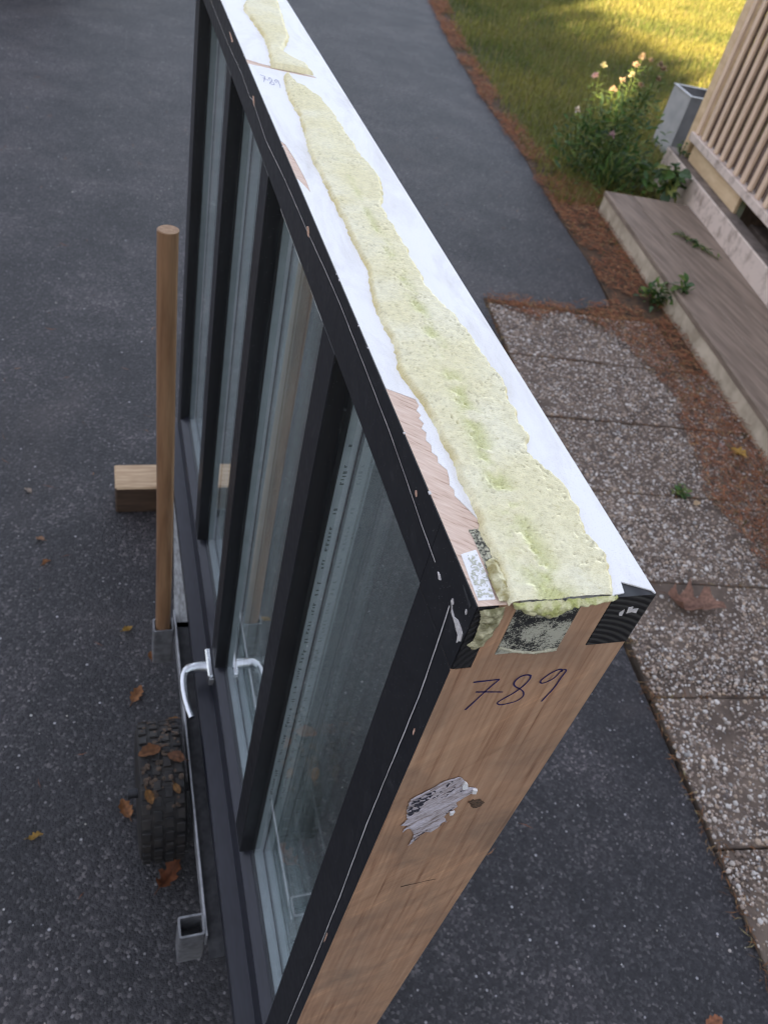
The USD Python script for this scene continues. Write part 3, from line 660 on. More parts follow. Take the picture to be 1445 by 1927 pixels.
g1 = [(1.45, -.0285), (1.1, -.029), (.95, -.0235), (.8624, -.0262), (.8443, -.0225), (.728, -.0290), (.60, -.0215), (.484, -.0187), (.40, -.0150), (.3387, -.0132), (.25, -.0148), (.1712, -.0169), (.12, -.0205), (.0876, -.0236), (.0566, -.0253)]
part(rail, 'worn_and_lit_line', facing(ribbon(g1, .0011, face0, 1, 400), (-1, 0, 0)), 'pale_primer')
g2 = [(.0249, -.0287), (.0215, -.07), (.0190, -.113), (.0191, -.1864), (.0196, -.295), (.0158, -.4293), (.0150, -.60), (.0162, -.7437), (.016, -1.05)]
part(win, 'worn_and_lit_line', facing(ribbon(g2, .0015, face0, 2, 400), (-1, 0, 0)), 'pale_primer')
part(win, 'joint', facing(ribbon([(.0660, -.0570), (.0008, -.0575)], .0010, lambda p: np.stack([np.full(len(p), -0.0003), p[:, 0], Z(0) + p[:, 1]], 1), 3, 60, .3), (-1, 0, 0)), 'shaded_steel_and_joint')
part(rail, 'worn_and_lit_line', facing(ribbon([(.38, -.0556), (.62, -.0556)], .0009, face0, 4, 90, .5, .42), (-1, 0, 0)), 'pale_primer')  # highlight on the bead edge, drawn as a pale broken line
chips = [([(.0239, -.0249), (.0216, -.0278), (.0165, -.0290), (.0120, -.0262), (.0080, -.0262), (.0030, -.0270), (.0018, -.0325), (.0035, -.0340), (.0045, -.0372), (.0062, -.0325), (.0095, -.0320), (.0142, -.0305), (.0205, -.0298)], 'pale_primer'),
         ([(.0249, -.0222), (.0222, -.0240), (.0236, -.0262), (.0255, -.0250)], 'pale_primer'),
         ([(.0500, -.0270), (.0470, -.0262), (.0440, -.0275), (.0462, -.0292)], 'pale_primer'),
         ([(.487, -.0150), (.478, -.0120), (.470, -.0150), (.466, -.0215), (.476, -.0230)], 'chip_wood'),
         ([(.851, -.0180), (.838, -.0150), (.826, -.0200), (.822, -.0270), (.836, -.0260)], 'chip_wood'),
         ([(.1105, -.0140), (.1080, -.0128), (.1045, -.0160), (.1050, -.0178), (.1090, -.0168)], 'chip_wood'),
         ([(.0108, -.1370), (.0086, -.1385), (.0083, -.1450), (.0104, -.1440)], 'chip_wood'),
         ([(.0132, -.5020), (.0112, -.5050), (.0108, -.5230), (.0118, -.5330), (.0128, -.5180)], 'chip_wood'),
         ([(.0085, -.0124), (.0072, -.0130), (.0070, -.0148), (.0083, -.0144)], 'pale_primer'),
         ([(.0200, -.0050), (.0165, -.0053), (.0110, -.0060), (.0060, -.0064), (.0062, -.0080), (.0112, -.0071), (.0170, -.0060)], 'shaded_steel_and_joint'),
         ([(1.10, -.010), (1.08, -.009), (1.03, -.012), (1.05, -.018)], 'chip_wood')]
nick = [Polygon([(.0965, -.0150), (.0990, -.0120), (.0998, -.0180), (.0975, -.0175)]), Polygon([(.1010, -.0105), (.1040, -.0100), (.1045, -.0125), (.1085, -.0120), (.1090, -.0165), (.1050, -.0150), (.1020, -.0160)])]
part(rail, 'paint_chip', [extrude_xz(affinity.translate(p_, 0, Z(0)), -.0006, -.0001) for p_ in nick], 'pale_primer')
for pts, mt in chips:
    pg = Polygon(pts).buffer(.0002, resolution=3)
    if mt == 'chip_wood': pg = affinity.scale(pg, .62, .70)
    part(win, 'paint_chip', extrude_yz(affinity.translate(pg, 0, Z(0)), -.0005, .001), mt)
rr = np.random.default_rng(12)
ch = []
for k in range(12):     # nicks along the upper black edge
    y = rr.uniform(.0, 1.4); w = rr.uniform(.001, .003); h = rr.uniform(.0003, .0009)
    ch.append(bx(-.0004, .0012, y, y + w, Z(-h), Z(.0003)))
part(rail, 'worn_edge', ch, 'pale_primer', kind='stuff')

# ---- mullions, glass
MULL = [(.3285, .3785), (.697, .747), (1.045, 1.095)]
for a, b in MULL:
    part(win, 'mullion', bx(.0006, .080, a, b, .3125, Z(-.0567), 0.001), 'black_paint')
edges = [.0662] + [v for ab in MULL for v in ab] + [L - .0662]
for k in range(4):
    a, b = edges[2 * k], edges[2 * k + 1]
    pane = part(win, 'glass_pane', bx(.0180, .0220, a + .0006, b - .0006, .3127, Z(-.0569)), 'glass')
    for gx0 in (.0380, .0580):
        part(pane, 'inner_sheet', bx(gx0, gx0 + .004, a + .0006, b - .0006, .3127, Z(-.0569)), 'glass')
    for s0 in (.0222, .0422):
        s1 = s0 + .0155
        z0, z1 = .3128, Z(-.0570); t = .0085
        part(pane, 'spacer_bar', [bx(s0, s1, a + .0008, a + .0008 + t, z0 + t, z1 - t), bx(s0, s1, b - .0008 - t, b - .0008, z0 + t, z1 - t),
                                  bx(s0, s1, a + .0008, b - .0008, z0, z0 + t), bx(s0, s1, a + .0008, b - .0008, z1 - t, z1)], 'spacer_metal')
    for s0 in (.0212, .0374):
        s1 = s0 + .0016
        part(pane, 'seal', [bx(s0, s1, b - .0115, b - .0008, .3213, Z(-.0655)), bx(s0, s1, a + .0008, b - .0115, .3130, .3222)], 'black_seal')
    # small print along the spacer
    if k < 1:
        rr = np.random.default_rng(40 + k); z = .50 + .1 * k; pm = []
        while z < 1.20:
            h = rr.uniform(.002, .0075)
            if rr.random() < .72:
                x0 = .0278 + rr.uniform(-.0008, .0008); x1 = x0 + rr.uniform(.0022, .0042)
                pm.append(bx(x0, x1, b - .0098, b - .0092, z, z + h * .42))
                if rr.random() < .5: pm.append(bx(x0, x0 + .001, b - .0098, b - .0092, z + h * .42, z + h * .8))
            z += h + rr.choice([.0012, .002, .012], p=[.5, .38, .12])
        part(pane, 'small_print', pm, 'print_ink', kind='stuff')

# ---- handle
hz = .285
plate = bx(-.0115, -.0004, .688, .757, hz - .0145, hz + .0145, .0025)
handle = part(win, 'handle', plate, 'satin_chrome', smooth=25)
part(handle, 'handle_screw_cover', bx(-.0100, -.0006, .6835, .6878, hz - .010, hz + .010, .001), 'galvanised')
part(handle, 'handle_neck', tube([(-.0110, .722, hz), (-.030, .722, hz), (-.046, .719, hz + .001), (-.0545, .712, hz + .001)], [.0120, .0112, .0105, .0085], 14), 'satin_chrome', smooth=40)
part(handle, 'handle_grip', tube([(-.0520, .716, hz + .001), (-.0570, .705, hz), (-.0590, .690, hz - .001), (-.0590, .672, hz - .002), (-.0570, .650, hz - .003), (-.0535, .630, hz - .004), (-.0490, .612, hz - .005)], [.0075, .0075, .0072, .0070, .0068, .0066, .0062], 12), 'satin_chrome', smooth=40)

# ---- writing, torn label, knot and crack on the wooden end
endp = lambda p: np.stack([p[:, 0], np.full(len(p), -0.00035), Z(0) + p[:, 1]], 1)


def pen(pts, w, f3, seed, jit=.25):
    p = np.array(pts, float)
    from scipy.interpolate import CubicSpline
    s = np.concatenate([[0], np.cumsum(np.linalg.norm(np.diff(p, axis=0), axis=1))])
    q = CubicSpline(s, p)(np.linspace(0, s[-1], 70)) if len(p) > 2 else p
    return ribbon([tuple(v) for v in q], w, f3, seed, 90, jit)


SEVEN = [[(.0194, -.0733), (.0371, -.0731)], [(.0371, -.0731), (.0330, -.0810), (.0280, -.0930), (.0231, -.1044)], [(.0244, -.0846), (.0340, -.0862), (.0441, -.0880)]]
EIGHT = [[(.0590, -.0735), (.0560, -.0715), (.0520, -.0722), (.0492, -.0765), (.0492, -.0800), (.0535, -.0850), (.0592, -.0900), (.0612, -.0960), (.0585, -.1005), (.0530, -.1025), (.0460, -.1024), (.0445, -.1008), (.0470, -.0965), (.0540, -.0890), (.0570, -.0840), (.0592, -.0770), (.0590, -.0735)]]
NINE = [[(.0800, -.0722), (.0785, -.0690), (.0745, -.0705), (.0700, -.0760), (.0684, -.0812), (.0700, -.0828), (.0740, -.0815), (.0785, -.0752), (.0806, -.0700), (.0822, -.0700), (.0828, -.0760), (.0820, -.0872), (.0800, -.0970), (.0780, -.1050)]]
for name, strokes in (('digit_seven', SEVEN), ('digit_eight', EIGHT), ('digit_nine', NINE)):
    part(win, name, [facing(pen(s, .0017, endp, 5 + i), (0, -1, 0)) for i, s in enumerate(strokes)], 'blue_ink')
# the same number small on the white film
def small(p):
    p = np.asarray(p)
    x = .0095 + (p[:, 0] - .019) * .33; y = .868 + (p[:, 1] + .069) * .8 - (p[:, 0] - .019) * .25
    return np.stack([x, y, np.full(len(p), Z(.00135))], 1)
for name, strokes in (('digit_seven', SEVEN), ('digit_eight', EIGHT), ('digit_nine', NINE)):
    part(rail, name, [facing(pen(s, .0020, small, 15 + i), (0, 0, 1)) for i, s in enumerate(strokes)], 'faint_ink')

lab = Polygon([(.0455, -.1935), (.0526, -.203), (.0562, -.2112), (.0643, -.2155), (.0657, -.2223), (.0615, -.2253), (.054, -.235), (.0575, -.243), (.0524, -.2501), (.0500, -.2560), (.0557, -.2684), (.0511, -.267), (.0497, -.2747), (.0456, -.2817), (.0400, -.2800), (.0368, -.2824),
               (.0323, -.2979), (.0294, -.3006), (.0310, -.288), (.0304, -.2826), (.0285, -.276), (.0248, -.2688), (.0225, -.268), (.0197, -.2741), (.0185, -.270), (.0205, -.262), (.0144, -.2607), (.0175, -.252), (.0159, -.2454), (.0137, -.2338), (.0126, -.2175), (.0206, -.2105), (.0268, -.2051), (.0324, -.1975)])
m, c = crust(lab, lambda A, B: np.stack([A, A * 0 - 0.0003, Z(0) + B], -1), (0, -1, 0), .0006, .0010, 300, 70, ((.4, .4, .4), (.7, .7, .7)), .0, .002)
label = part(win, 'torn_label', m, 'paper', smooth=True)


def blotch(poly, seed, thr, hs, y, f=lambda A: A):
    m, c = crust(poly, lambda A, B: np.stack([A, A * 0 + y, Z(0) + B], -1), (0, -1, 0), .0005, .0002, seed, hs, ((1, 1, 1), (1, 1, 1)), thr, .001)
    return m


part(label, 'dark_print', blotch(Polygon([(.0145, -.236), (.0145, -.219), (.0215, -.2125), (.0300, -.2080), (.0290, -.2160), (.0262, -.2260), (.0240, -.2385), (.0200, -.2440), (.0165, -.2450)]), 320, .40, 420, -.0016), 'paper_print')
for k, pg in enumerate([Polygon([(.030, -.222), (.038, -.198), (.042, -.1965), (.036, -.212), (.0325, -.225)]), Polygon([(.037, -.222), (.0445, -.206), (.047, -.206), (.041, -.222)]), Polygon([(.044, -.224), (.0535, -.2105), (.055, -.216), (.049, -.224)]),
                        Polygon([(.048, -.252), (.053, -.238), (.055, -.238), (.0525, -.249)]), Polygon([(.046, -.270), (.053, -.263), (.053, -.268), (.049, -.271)]), Polygon([(.030, -.289), (.038, -.272), (.041, -.273), (.034, -.291)])]):
    part(label, 'dark_print', blotch(pg, 330 + k, .50, 500, -.0014), 'paper_print')
fl = []
for pts in ([(.0505, -.2005), (.0535, -.2040), (.0558, -.2115), (.0520, -.2120), (.0500, -.2070)], [(.0612, -.2150), (.0650, -.2160), (.0655, -.2220), (.0620, -.2210)], [(.0520, -.2480), (.0555, -.2470), (.0550, -.2520), (.0525, -.2520)]):
    fl.append(extrude_xz(affinity.translate(Polygon(pts), 0, Z(0)), -.0028, -.0012))
part(label, 'torn_flap', fl, 'white_primer')
m, c = crust(Polygon([(.0647, -.2382), (.0676, -.2341), (.0695, -.2365), (.0739, -.2350), (.0796, -.2427), (.0792, -.2490), (.0760, -.2515), (.0715, -.2505)]), lambda A, B: np.stack([A, A * 0 - 0.0002, Z(0) + B], -1), (0, -1, 0), .0005, .0009, 360, 90, ((.3, .3, .3), (.6, .6, .6)))
part(win, 'knot_hole', m, 'knot_wood', smooth=True)
part(win, 'crack', facing(ribbon([(.0437, -.3861), (.052, -.3852), (.0598, -.3846), (.066, -.3838), (.0763, -.3835)], .0011, endp, 33, 90, .9), (0, -1, 0)), 'dark_crack')

# ================================================================== TROLLEY under the window
def revolve_x(profile, n=48):
    """profile: (radius, x) closed loop, turned about the x axis."""
    p = np.array(profile, float); k = len(p); ang = np.arange(n) * 2 * np.pi / n
    v = np.stack([np.broadcast_to(p[None, :, 1], (n, k)), np.cos(ang)[:, None] * p[None, :, 0], np.sin(ang)[:, None] * p[None, :, 0]], -1).reshape(-1, 3)
    i, j = np.meshgrid(np.arange(n), np.arange(k), indexing='ij')
    a, b, c, d = i * k + j, i * k + (j + 1) % k, ((i + 1) % n) * k + (j + 1) % k, ((i + 1) % n) * k + j
    q = np.stack([a, b, c, d], -1).reshape(-1, 4)
    m = trimesh.Trimesh(v, np.vstack([q[:, [0, 1, 2]], q[:, [0, 2, 3]]]), process=False)
    if m.volume < 0: m.invert()
    return m


WY, WZ, WR = .553, .130, .130
trol = thing('panel_trolley', 'galvanised panel trolley with two muddy rubber wheels carrying the window', 'trolley', (0.05, .57, 0))
part(trol, 'side_rail', bx(-.0555, -.0515, .2495, .95, .150, .192, .0008), 'galvanised')
sr = UsdGeom.Xformable(stage.GetPrimAtPath('/World/panel_trolley/side_rail'))
part(trol, 'load_plate', bx(-.0510, .168, .22, .93, .1650, .1690), 'shaded_steel_and_joint')
part(trol, 'side_rail', bx(.168, .172, .24, .93, .150, .192, .0008), 'galvanised')
part(trol, 'axle', tube([(-.168, WY, WZ), (.285, WY, WZ)], [.009, .009], 12), 'dark_steel', smooth=40)
for ys_ in (.34, .78):
    part(trol, 'bearer', bx(-.051, .168, ys_ - .02, ys_ + .02, .128, .1648), 'galvanised')


def socket(x0, x1, y0, y1, z0, z1, t=.0035):
    o = sbox(x0, y0, x1, y1).buffer(-.004).buffer(.004, resolution=4)
    i = sbox(x0 + t, y0 + t, x1 - t, y1 - t).buffer(-.002).buffer(.002, resolution=3)
    s = part(trol, 'stake_socket', extrude_xy(o.difference(i), z0, z1), 'socket_steel')
    part(s, 'socket_floor', extrude_xy(i.buffer(-.0003), z0, z0 + .06), 'shaded_steel_and_joint')


socket(-.0985, -.0558, .250, .285, .088, .200)
socket(-.1010, -.0580, .895, .932, .070, .186)
socket(.1722, .212, .250, .285, .088, .200)
for wx in (-.109, .237):
    prof = [(.058, -.034), (.080, -.040), (.108, -.0425), (.119, -.0395), (.1255, -.030), (.1265, -.012), (.1265, .012), (.1255, .030), (.119, .0395), (.108, .0425), (.080, .040), (.058, .034)]
    ty = revolve_x(prof, 56); ty.apply_translation((wx, WY, WZ))
    tyre = part(trol, 'tyre', ty, 'rubber', smooth=35)
    lugs = []
    for k in range(30):
        for row, (xo, w) in enumerate([(-.030, .015), (-.010, .015), (.010, .015), (.030, .015)]):
            if row in (1, 2) and k % 1 == 0: pass
            b = bx(xo - w / 2, xo + w / 2, -.0092, .0092, 0, .0062, .0012)
            lift = .1250 if row in (1, 2) else .1232
            b.apply_translation((0, 0, lift))
            tilt = 0.16 * (-1 if row == 0 else 1 if row == 3 else 0)
            b.apply_transform(trimesh.transformations.rotation_matrix((k + (.5 if row in (0, 2) else 0)) * 2 * np.pi / 30, (1, 0, 0)))
            b.apply_translation((wx, WY, WZ)); lugs.append(b)
    part(tyre, 'tread_lugs', lugs, 'rubber')
    s = -1 if wx < 0 else 1
    rim = revolve_x([(.010, -.030), (.056, -.030), (.060, -.036), (.0605, .036), (.056, .030), (.010, .030)], 32); rim.apply_translation((wx, WY, WZ))
    part(trol, 'rim', rim, 'dark_steel', smooth=35)
    # splash of dried mud on the tread
    rr = np.random.default_rng(9)
    V = []
    for k in range(90):
        th = rr.uniform(.5, 2.3); xo = rr.uniform(-.034, .034); sz = rr.uniform(.002, .006)
        b = trimesh.creation.icosahedron(); b.apply_scale((sz, sz, sz * .4)); b.apply_translation((xo, 0, .1305)); b.apply_transform(trimesh.transformations.rotation_matrix(th - math.pi / 2, (1, 0, 0)))
        b.apply_translation((wx, WY, WZ)); V.append(b)
    part(tyre, 'dried_mud', V, 'tyre_mud', kind='stuff')

# wooden stake standing in the far socket
p0, p1 = np.array([-.0795, .913, .132]), np.array([-.0900, .935, 1.092])
tt = np.linspace(0, 1, 26)
pts = p0 + (p1 - p0) * tt[:, None]
pts[:, 0] += .0012 * np.sin(tt * 5); pts[:, 1] += .002 * np.sin(tt * 3.1)
stake = thing('wooden_stake', 'round brown wooden stake standing upright in the trolley socket', 'stake', p0)
part(stake, 'shaft', tube(pts, .0160, 20), 'stake_wood', smooth=40)
d = (p1 - p0) / np.linalg.norm(p1 - p0)
part(stake, 'sawn_end', tube([p1, p1 + d * .0012], .0154, 20), 'stake_end')

single('wooden_block', bx(-.166, .26, 1.462, 1.562, .0, .092, .004), 'shade_painted_block', 'squared timber block with light painted on top and shade on its sides under the far window end', 'wood block')
lath = trimesh.creation.box((.030, .60, .028)); lath.subdivide(); lath.apply_transform(trimesh.transformations.rotation_matrix(-.073, (0, 0, 1))); lath.apply_translation((-.0175, 1.215, .155))
single('grey_lath', lath, 'grey_lath', 'weathered grey lath lying between the stake and the window', 'lath')
single('support_block', bx(-.005, .12, 1.34, 1.455, .0, .1698, .003), 'block_wood', 'timber support under the window beside the wood block', 'wood block')

# ================================================================== WOODEN STEP
A0, A1 = np.array([2.555, 3.86]), np.array([2.045, .70])      # front line on the ground
sd = (A1 - A0) / np.linalg.norm(A1 - A0); sn = np.array([-sd[1], sd[0]])
if sn[0] < 0: sn = -sn
SL = np.linalg.norm(A1 - A0)


step = thing('wooden_step', 'low weathered wooden step of grey planks with mossy pale front board', 'step', (A0[0], A0[1], 0))
bw = .176
for k in range(3):
    g = bx(0.0, SL, k * bw + .0012, (k + 1) * bw - .0012, .096, .124 + (.0008 if k == 1 else 0), .003)
    part(step, 'plank', oriented(g, A0, sd, sn), 'tread_wood')
part(step, 'front_board', oriented(bx(.004, SL, .006, .034, .0, .0957, .002), A0, sd, sn), 'step_front')
part(step, 'end_board', oriented(bx(.004, .03, .036, .515, .0, .0955, .002), A0, sd, sn), 'step_front')

# ================================================================== DECK behind the step
B0 = np.array([3.215, 4.372]); bd = np.array([-.2105, -.9776]); bn = np.array([.9776, -.2105])
DL = 4.2
por = thing('deck', 'low timber deck edge with flaking pale sill and cream riser board', 'deck', (B0[0], B0[1], 0))
part(por, 'sill_beam', oriented(bx(0, DL, 0, .085, 0, .248, .005), B0, bd, bn), 'flaky_paint')
part(por, 'sill_top', oriented(bx(.001, DL, .004, .084, .2482, .2515, .001), B0, bd, bn), 'worn_top')
part(por, 'riser_board', oriented(bx(.215, .985, .062, .082, .2518, .354, .002), B0, bd, bn), 'cream_board')
part(por, 'lower_beam', oriented(bx(.985, DL, .19, .29, 0, .215, .004), B0, bd, bn), 'worn_top')
for k in range(8):
    part(por, 'deck_board', oriented(bx(.02, DL, .082 + k * .125, .082 + k * .125 + .120, .355, .383, .003), B0, bd, bn), 'deck_board')
rl = thing('railing', 'pale brown slatted timber railing with corner post on the deck edge', 'railing', (B0[0], B0[1], .25))
part(rl, 'post', oriented(bx(.07, .155, .060, .135, .2518, 1.30, .004), B0, bd, bn), 'cream_board')
part(rl, 'bottom_board', oriented(bx(.158, DL, .034, .080, .3545, .400, .003), B0, bd, bn), 'flaky_paint')
part(rl, 'top_board', oriented(bx(.0, DL, .030, .140, 1.302, 1.335, .004), B0, bd, bn), 'railing_paint')
part(rl, 'upper_rail', oriented(bx(.158, DL, .0985, .130, 1.18, 1.26, .003), B0, bd, bn), 'railing_paint')
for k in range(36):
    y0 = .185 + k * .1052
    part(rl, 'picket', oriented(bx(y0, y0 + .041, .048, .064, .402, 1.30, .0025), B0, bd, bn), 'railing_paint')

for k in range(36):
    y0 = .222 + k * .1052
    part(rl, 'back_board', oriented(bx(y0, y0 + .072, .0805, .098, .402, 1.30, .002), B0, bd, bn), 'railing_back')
part(por, 'opening_blocker', oriented(bx(.60, DL, .34, .36, 0, .354), B0, bd, bn), 'deck_board')  # added dark sheet that keeps the gap under the deck dark

# ================================================================== METAL PLANTER
C2 = np.array([3.665, 4.955]); C1 = np.array([3.695, 5.232]); C3 = np.array([3.885, 5.10])
pu = (C1 - C2) / np.linalg.norm(C1 - C2); pv = np.array([pu[1], -pu[0]])
pl = thing('metal_planter', 'empty square grey planter box standing behind the deck post', 'planter', (C2[0], C2[1], 0))
S = .275
part(pl, 'side', oriented(bx(0, S, 0, .004, 0, .40), C2, pu, pv), 'planter_lit')
part(pl, 'side', oriented(bx(0, .004, .0045, S, 0, .40), C2, pu, pv), 'planter_shaded')
part(pl, 'side', oriented(bx(S - .004, S, .0045, S, 0, .40), C2, pu, pv), 'planter_shaded')
part(pl, 'side', oriented(bx(.0045, S - .0045, S - .004, S, 0, .40), C2, pu, pv), 'planter_lit')
part(pl, 'bottom', oriented(bx(.0045, S - .0045, .0045, S - .0045, .01, .02), C2, pu, pv), 'planter_shaded')
rimo = sbox(-.008, -.008, S + .008, S + .008); rimi = sbox(.014, .014, S - .014, S - .014)
part(pl, 'rim', oriented(extrude_xy(rimo.difference(rimi), .4003, .406), C2, pu, pv), 'planter_lit')

# ================================================================== PLANTS
r = np.random.default_rng(17)


def leaf_geo(length, width, bend, lobes=0.0, nt=5):
    """A leaf along +x with a fold down the middle: (vertices, faces), 3 points across."""
    t = np.linspace(0, 1, nt)
    w = width / 2 * np.sin(np.pi * np.clip(t * .93 + .05, 0, 1)) ** .8 * (1 + lobes * np.sin(t * 19))
    x = length * t; z = bend * length * (t - t ** 2 * 1.4)
    v = np.stack([np.repeat(x, 3), np.stack([w, w * 0, -w], 1).ravel(), np.stack([z + abs(w) * .28, z, z + abs(w) * .28], 1).ravel()], 1)
    f = []
    for i in range(nt - 1):
        for j in range(2):
            a = i * 3 + j; f += [(a, a + 3, a + 4), (a, a + 4, a + 1)]
    return v, np.array(f)


def place(v, pos, az, el, roll, s=1.0):
    ca, sa, ce_, se_, cr, sr_ = math.cos(az), math.sin(az), math.cos(el), math.sin(el), math.cos(roll), math.sin(roll)
    X = np.array([ca * ce_, sa * ce_, se_]); Y = np.array([-sa, ca, 0]); Zv = np.cross(X, Y)
    Y2 = Y * cr + Zv * sr_; Z2 = -Y * sr_ + Zv * cr
    return v[:, :1] * s * X + v[:, 1:2] * s * Y2 + v[:, 2:3] * s * Z2 + np.asarray(pos)


class Bag:
    def __init__(self): self.V, self.F, self.C, self.n = [], [], [], 0

    def add(self, v, f, c):
        self.V.append(v); self.F.append(np.asarray(f) + self.n); self.n += len(v)
        c = np.asarray(c, float); self.C.append(c if c.ndim == 2 else np.tile(c, (len(v), 1)))

    def mesh(self): return (np.vstack(self.V), np.vstack(self.F))

    def col(self): return np.vstack(self.C)


LG = [(0.065, 0.135, 0.032), (0.095, 0.18, 0.042), (0.050, 0.105, 0.035), (0.14, 0.20, 0.055), (0.20, 0.22, 0.06), (0.075, 0.125, 0.06)]


def leafy(bag, centre, spread, height, n, size, el=(-.4, .7), thin=.30):
    for k in range(n):
        a = r.uniform(0, 6.283); rad = abs(r.normal(0, .5)) * spread
        h = height * r.uniform(0, 1) ** .85 * math.exp(-(rad / spread) ** 2 * .5)
        pos = (centre[0] + math.cos(a) * rad, centre[1] + math.sin(a) * rad, centre[2] + .01 + h)
        L_ = size * r.uniform(.55, 1.3)
        v, f = leaf_geo(L_, L_ * thin * r.uniform(.7, 1.4), r.uniform(-.1, .5), nt=4)
        c = np.array(LG[r.integers(len(LG))]) * r.uniform(.7, 1.35)
        bag.add(place(v, pos, a + r.normal(0, .8), r.uniform(*el), r.normal(0, .6)), f, c)


HEADS = [(2.92, 4.55, .68, 1), (2.985, 4.55, .662, 1), (2.627, 4.45, .621, 2), (2.596, 4.45, .562, 0), (3.024, 4.50, .665, 1), (3.063, 4.50, .641, 1), (2.864, 4.50, .585, 2),
         (2.782, 4.45, .56, 1), (2.951, 4.50, .537, 1), (3.054, 4.50, .583, 1), (2.498, 4.35, .392, 3), (2.753, 4.30, .30, 0), (2.745, 4.45, .505, 1), (2.90, 4.55, .63, 1)]
PC = [(0.55, 0.36, 0.38), (0.42, 0.30, 0.20), (0.54, 0.49, 0.28), (0.56, 0.52, 0.50)]
fb = thing('flower_bush', 'bushy green garden plant with tall stalks of faded pink flowers', 'plant', (2.85, 4.42, 0))
stems = Bag(); lv = Bag()
leafy(lv, (2.80, 4.38, 0), .30, .46, 640, .056, el=(-.3, 1.2), thin=.24)
leafy(lv, (3.00, 4.52, 0), .24, .48, 430, .056, el=(-.3, 1.2), thin=.24)
leafy(lv, (2.64, 4.40, 0), .18, .34, 260, .055, el=(-.2, 1.2), thin=.22)
leafy(lv, (2.95, 4.20, 0), .20, .20, 150, .070, thin=.36)
leafy(lv, (2.76, 4.15, 0), .16, .16, 260, .085, el=(.3, 1.4), thin=.10)
GREEN = np.array([0.09, 0.12, 0.03])
for k, (hx_, hy_, hz_, kind) in enumerate(HEADS):
    bx0 = hx_ + (2.84 - hx_) * .45 + r.normal(0, .02); by0 = hy_ + (4.42 - hy_) * .5 + r.normal(0, .02)
    t = np.linspace(0, 1, 9)[:, None]
    P = (1 - t) * np.array([bx0, by0, .02]) + t * np.array([hx_, hy_, hz_ - .012])
    P[:, 0] += .014 * np.sin(t[:, 0] * 3 + k); P[:, 1] += .012 * np.sin(t[:, 0] * 2.5 + 2 * k)
    st = part(fb, 'stalk', tube(P, np.linspace(.0042, .0022, 9), 6), 'foliage', smooth=True, col=np.tile(GREEN * r.uniform(.8, 1.4), (9 * 6 + 2, 1)))
    b = Bag()
    for q_ in range(34):                       # narrow leaves up the stalk
        ti = r.uniform(.35, .97); pos = P[0] * (1 - ti) + P[-1] * ti
        v, f = leaf_geo(r.uniform(.03, .065), r.uniform(.006, .011), r.uniform(-.2, .5), nt=4)
        b.add(place(v, pos, r.uniform(0, 6.28), r.uniform(-.2, .9), r.normal(0, .4)), f, np.array(LG[3]) * r.uniform(.8, 1.7))
    part(st, 'stalk_leaves', b.mesh(), 'foliage', kind='stuff', col=b.col())
    b = Bag(); n = 26 if kind != 1 else 30
    for q_ in range(n):                        # rounded petals around the head
        a = r.uniform(0, 6.28); e = r.uniform(-.3, 1.45)
        v, f = leaf_geo(r.uniform(.018, .030), r.uniform(.010, .016), r.uniform(.1, .6), nt=4)
        b.add(place(v, (hx_, hy_, hz_ - .01), a, e, r.normal(0, .5)), f, np.array(PC[kind]) * r.uniform(.7, 1.25))
    part(fb, 'flower_head', b.mesh(), 'petals', kind=None, col=b.col())
part(fb, 'leaves', lv.mesh(), 'foliage', smooth=False, kind='stuff', col=lv.col())


def small_plant(name, label, centre, spread, height, n, size, thin=.4, el=(-.3, .9), cat='weed', stems=4):
    th = thing(name, label, cat, centre)
    b = Bag(); leafy(b, centre, spread, height, n, size, el, thin)
    part(th, 'leaves', b.mesh(), 'foliage', kind='stuff', col=b.col())
    for k in range(stems):
        a = r.uniform(0, 6.28); t = np.linspace(0, 1, 5)[:, None]
        P = np.array(centre) + t * np.array([math.cos(a) * spread * .7, math.sin(a) * spread * .7, height * .8])
        part(th, 'stem', tube(P, np.linspace(.002, .0012, 5), 5), 'foliage', smooth=True, col=np.tile(GREEN, (27, 1)))


small_plant('weed', 'leafy green weed growing against the front board of the wooden step', (2.335, 2.80, 0), .07, .10, 90, .042)
small_plant('weed', 'taller weed with rounded leaves leaning over the edge of the wooden step', (2.405, 2.72, .0), .045, .17, 70, .045)
small_plant('weed', 'dark green seedling with drooping leaves at the far end of the wooden step', (3.00, 3.93, .12), .075, .16, 70, .085, thin=.5, el=(-.9, .3))
small_plant('weed', 'tiny weed sprouting from the deck sill beside the railing post', (3.20, 4.20, .2515), .035, .09, 34, .03)
small_plant('weed', 'pale flat weed growing in the joint of the paving slabs', (1.70, 1.46, .008), .035, .016, 46, .022, el=(-.1, .3))
# uprooted sprig lying on the step
sp = thing('plucked_weed', 'wilted green sprig lying on top of the wooden step', 'weed', (2.78, 3.22, .125))
P = np.array([[2.735, 3.36, .130], [2.76, 3.29, .138], [2.785, 3.22, .136], [2.81, 3.15, .134], [2.845, 3.08, .131]])
part(sp, 'stem', tube(P, [.0015, .0022, .0025, .0025, .0018], 6), 'foliage', smooth=True, col=np.tile([.16, .17, .06], (32, 1)))
b = Bag()
for k in range(46):
    ti = r.uniform(.1, 1); pos = P[0] + (P[-1] - P[0]) * ti + [0, 0, .006]
    v, f = leaf_geo(r.uniform(.03, .055), r.uniform(.008, .018), r.uniform(.1, .5), nt=4)
    b.add(place(v, pos, r.uniform(0, 6.28), r.uniform(-.1, .5), r.normal(0, .5)), f, np.array(LG[r.integers(6)]) * (1.6 if ti > .75 else .9))
part(sp, 'leaves', b.mesh(), 'foliage', kind='stuff', col=b.col())

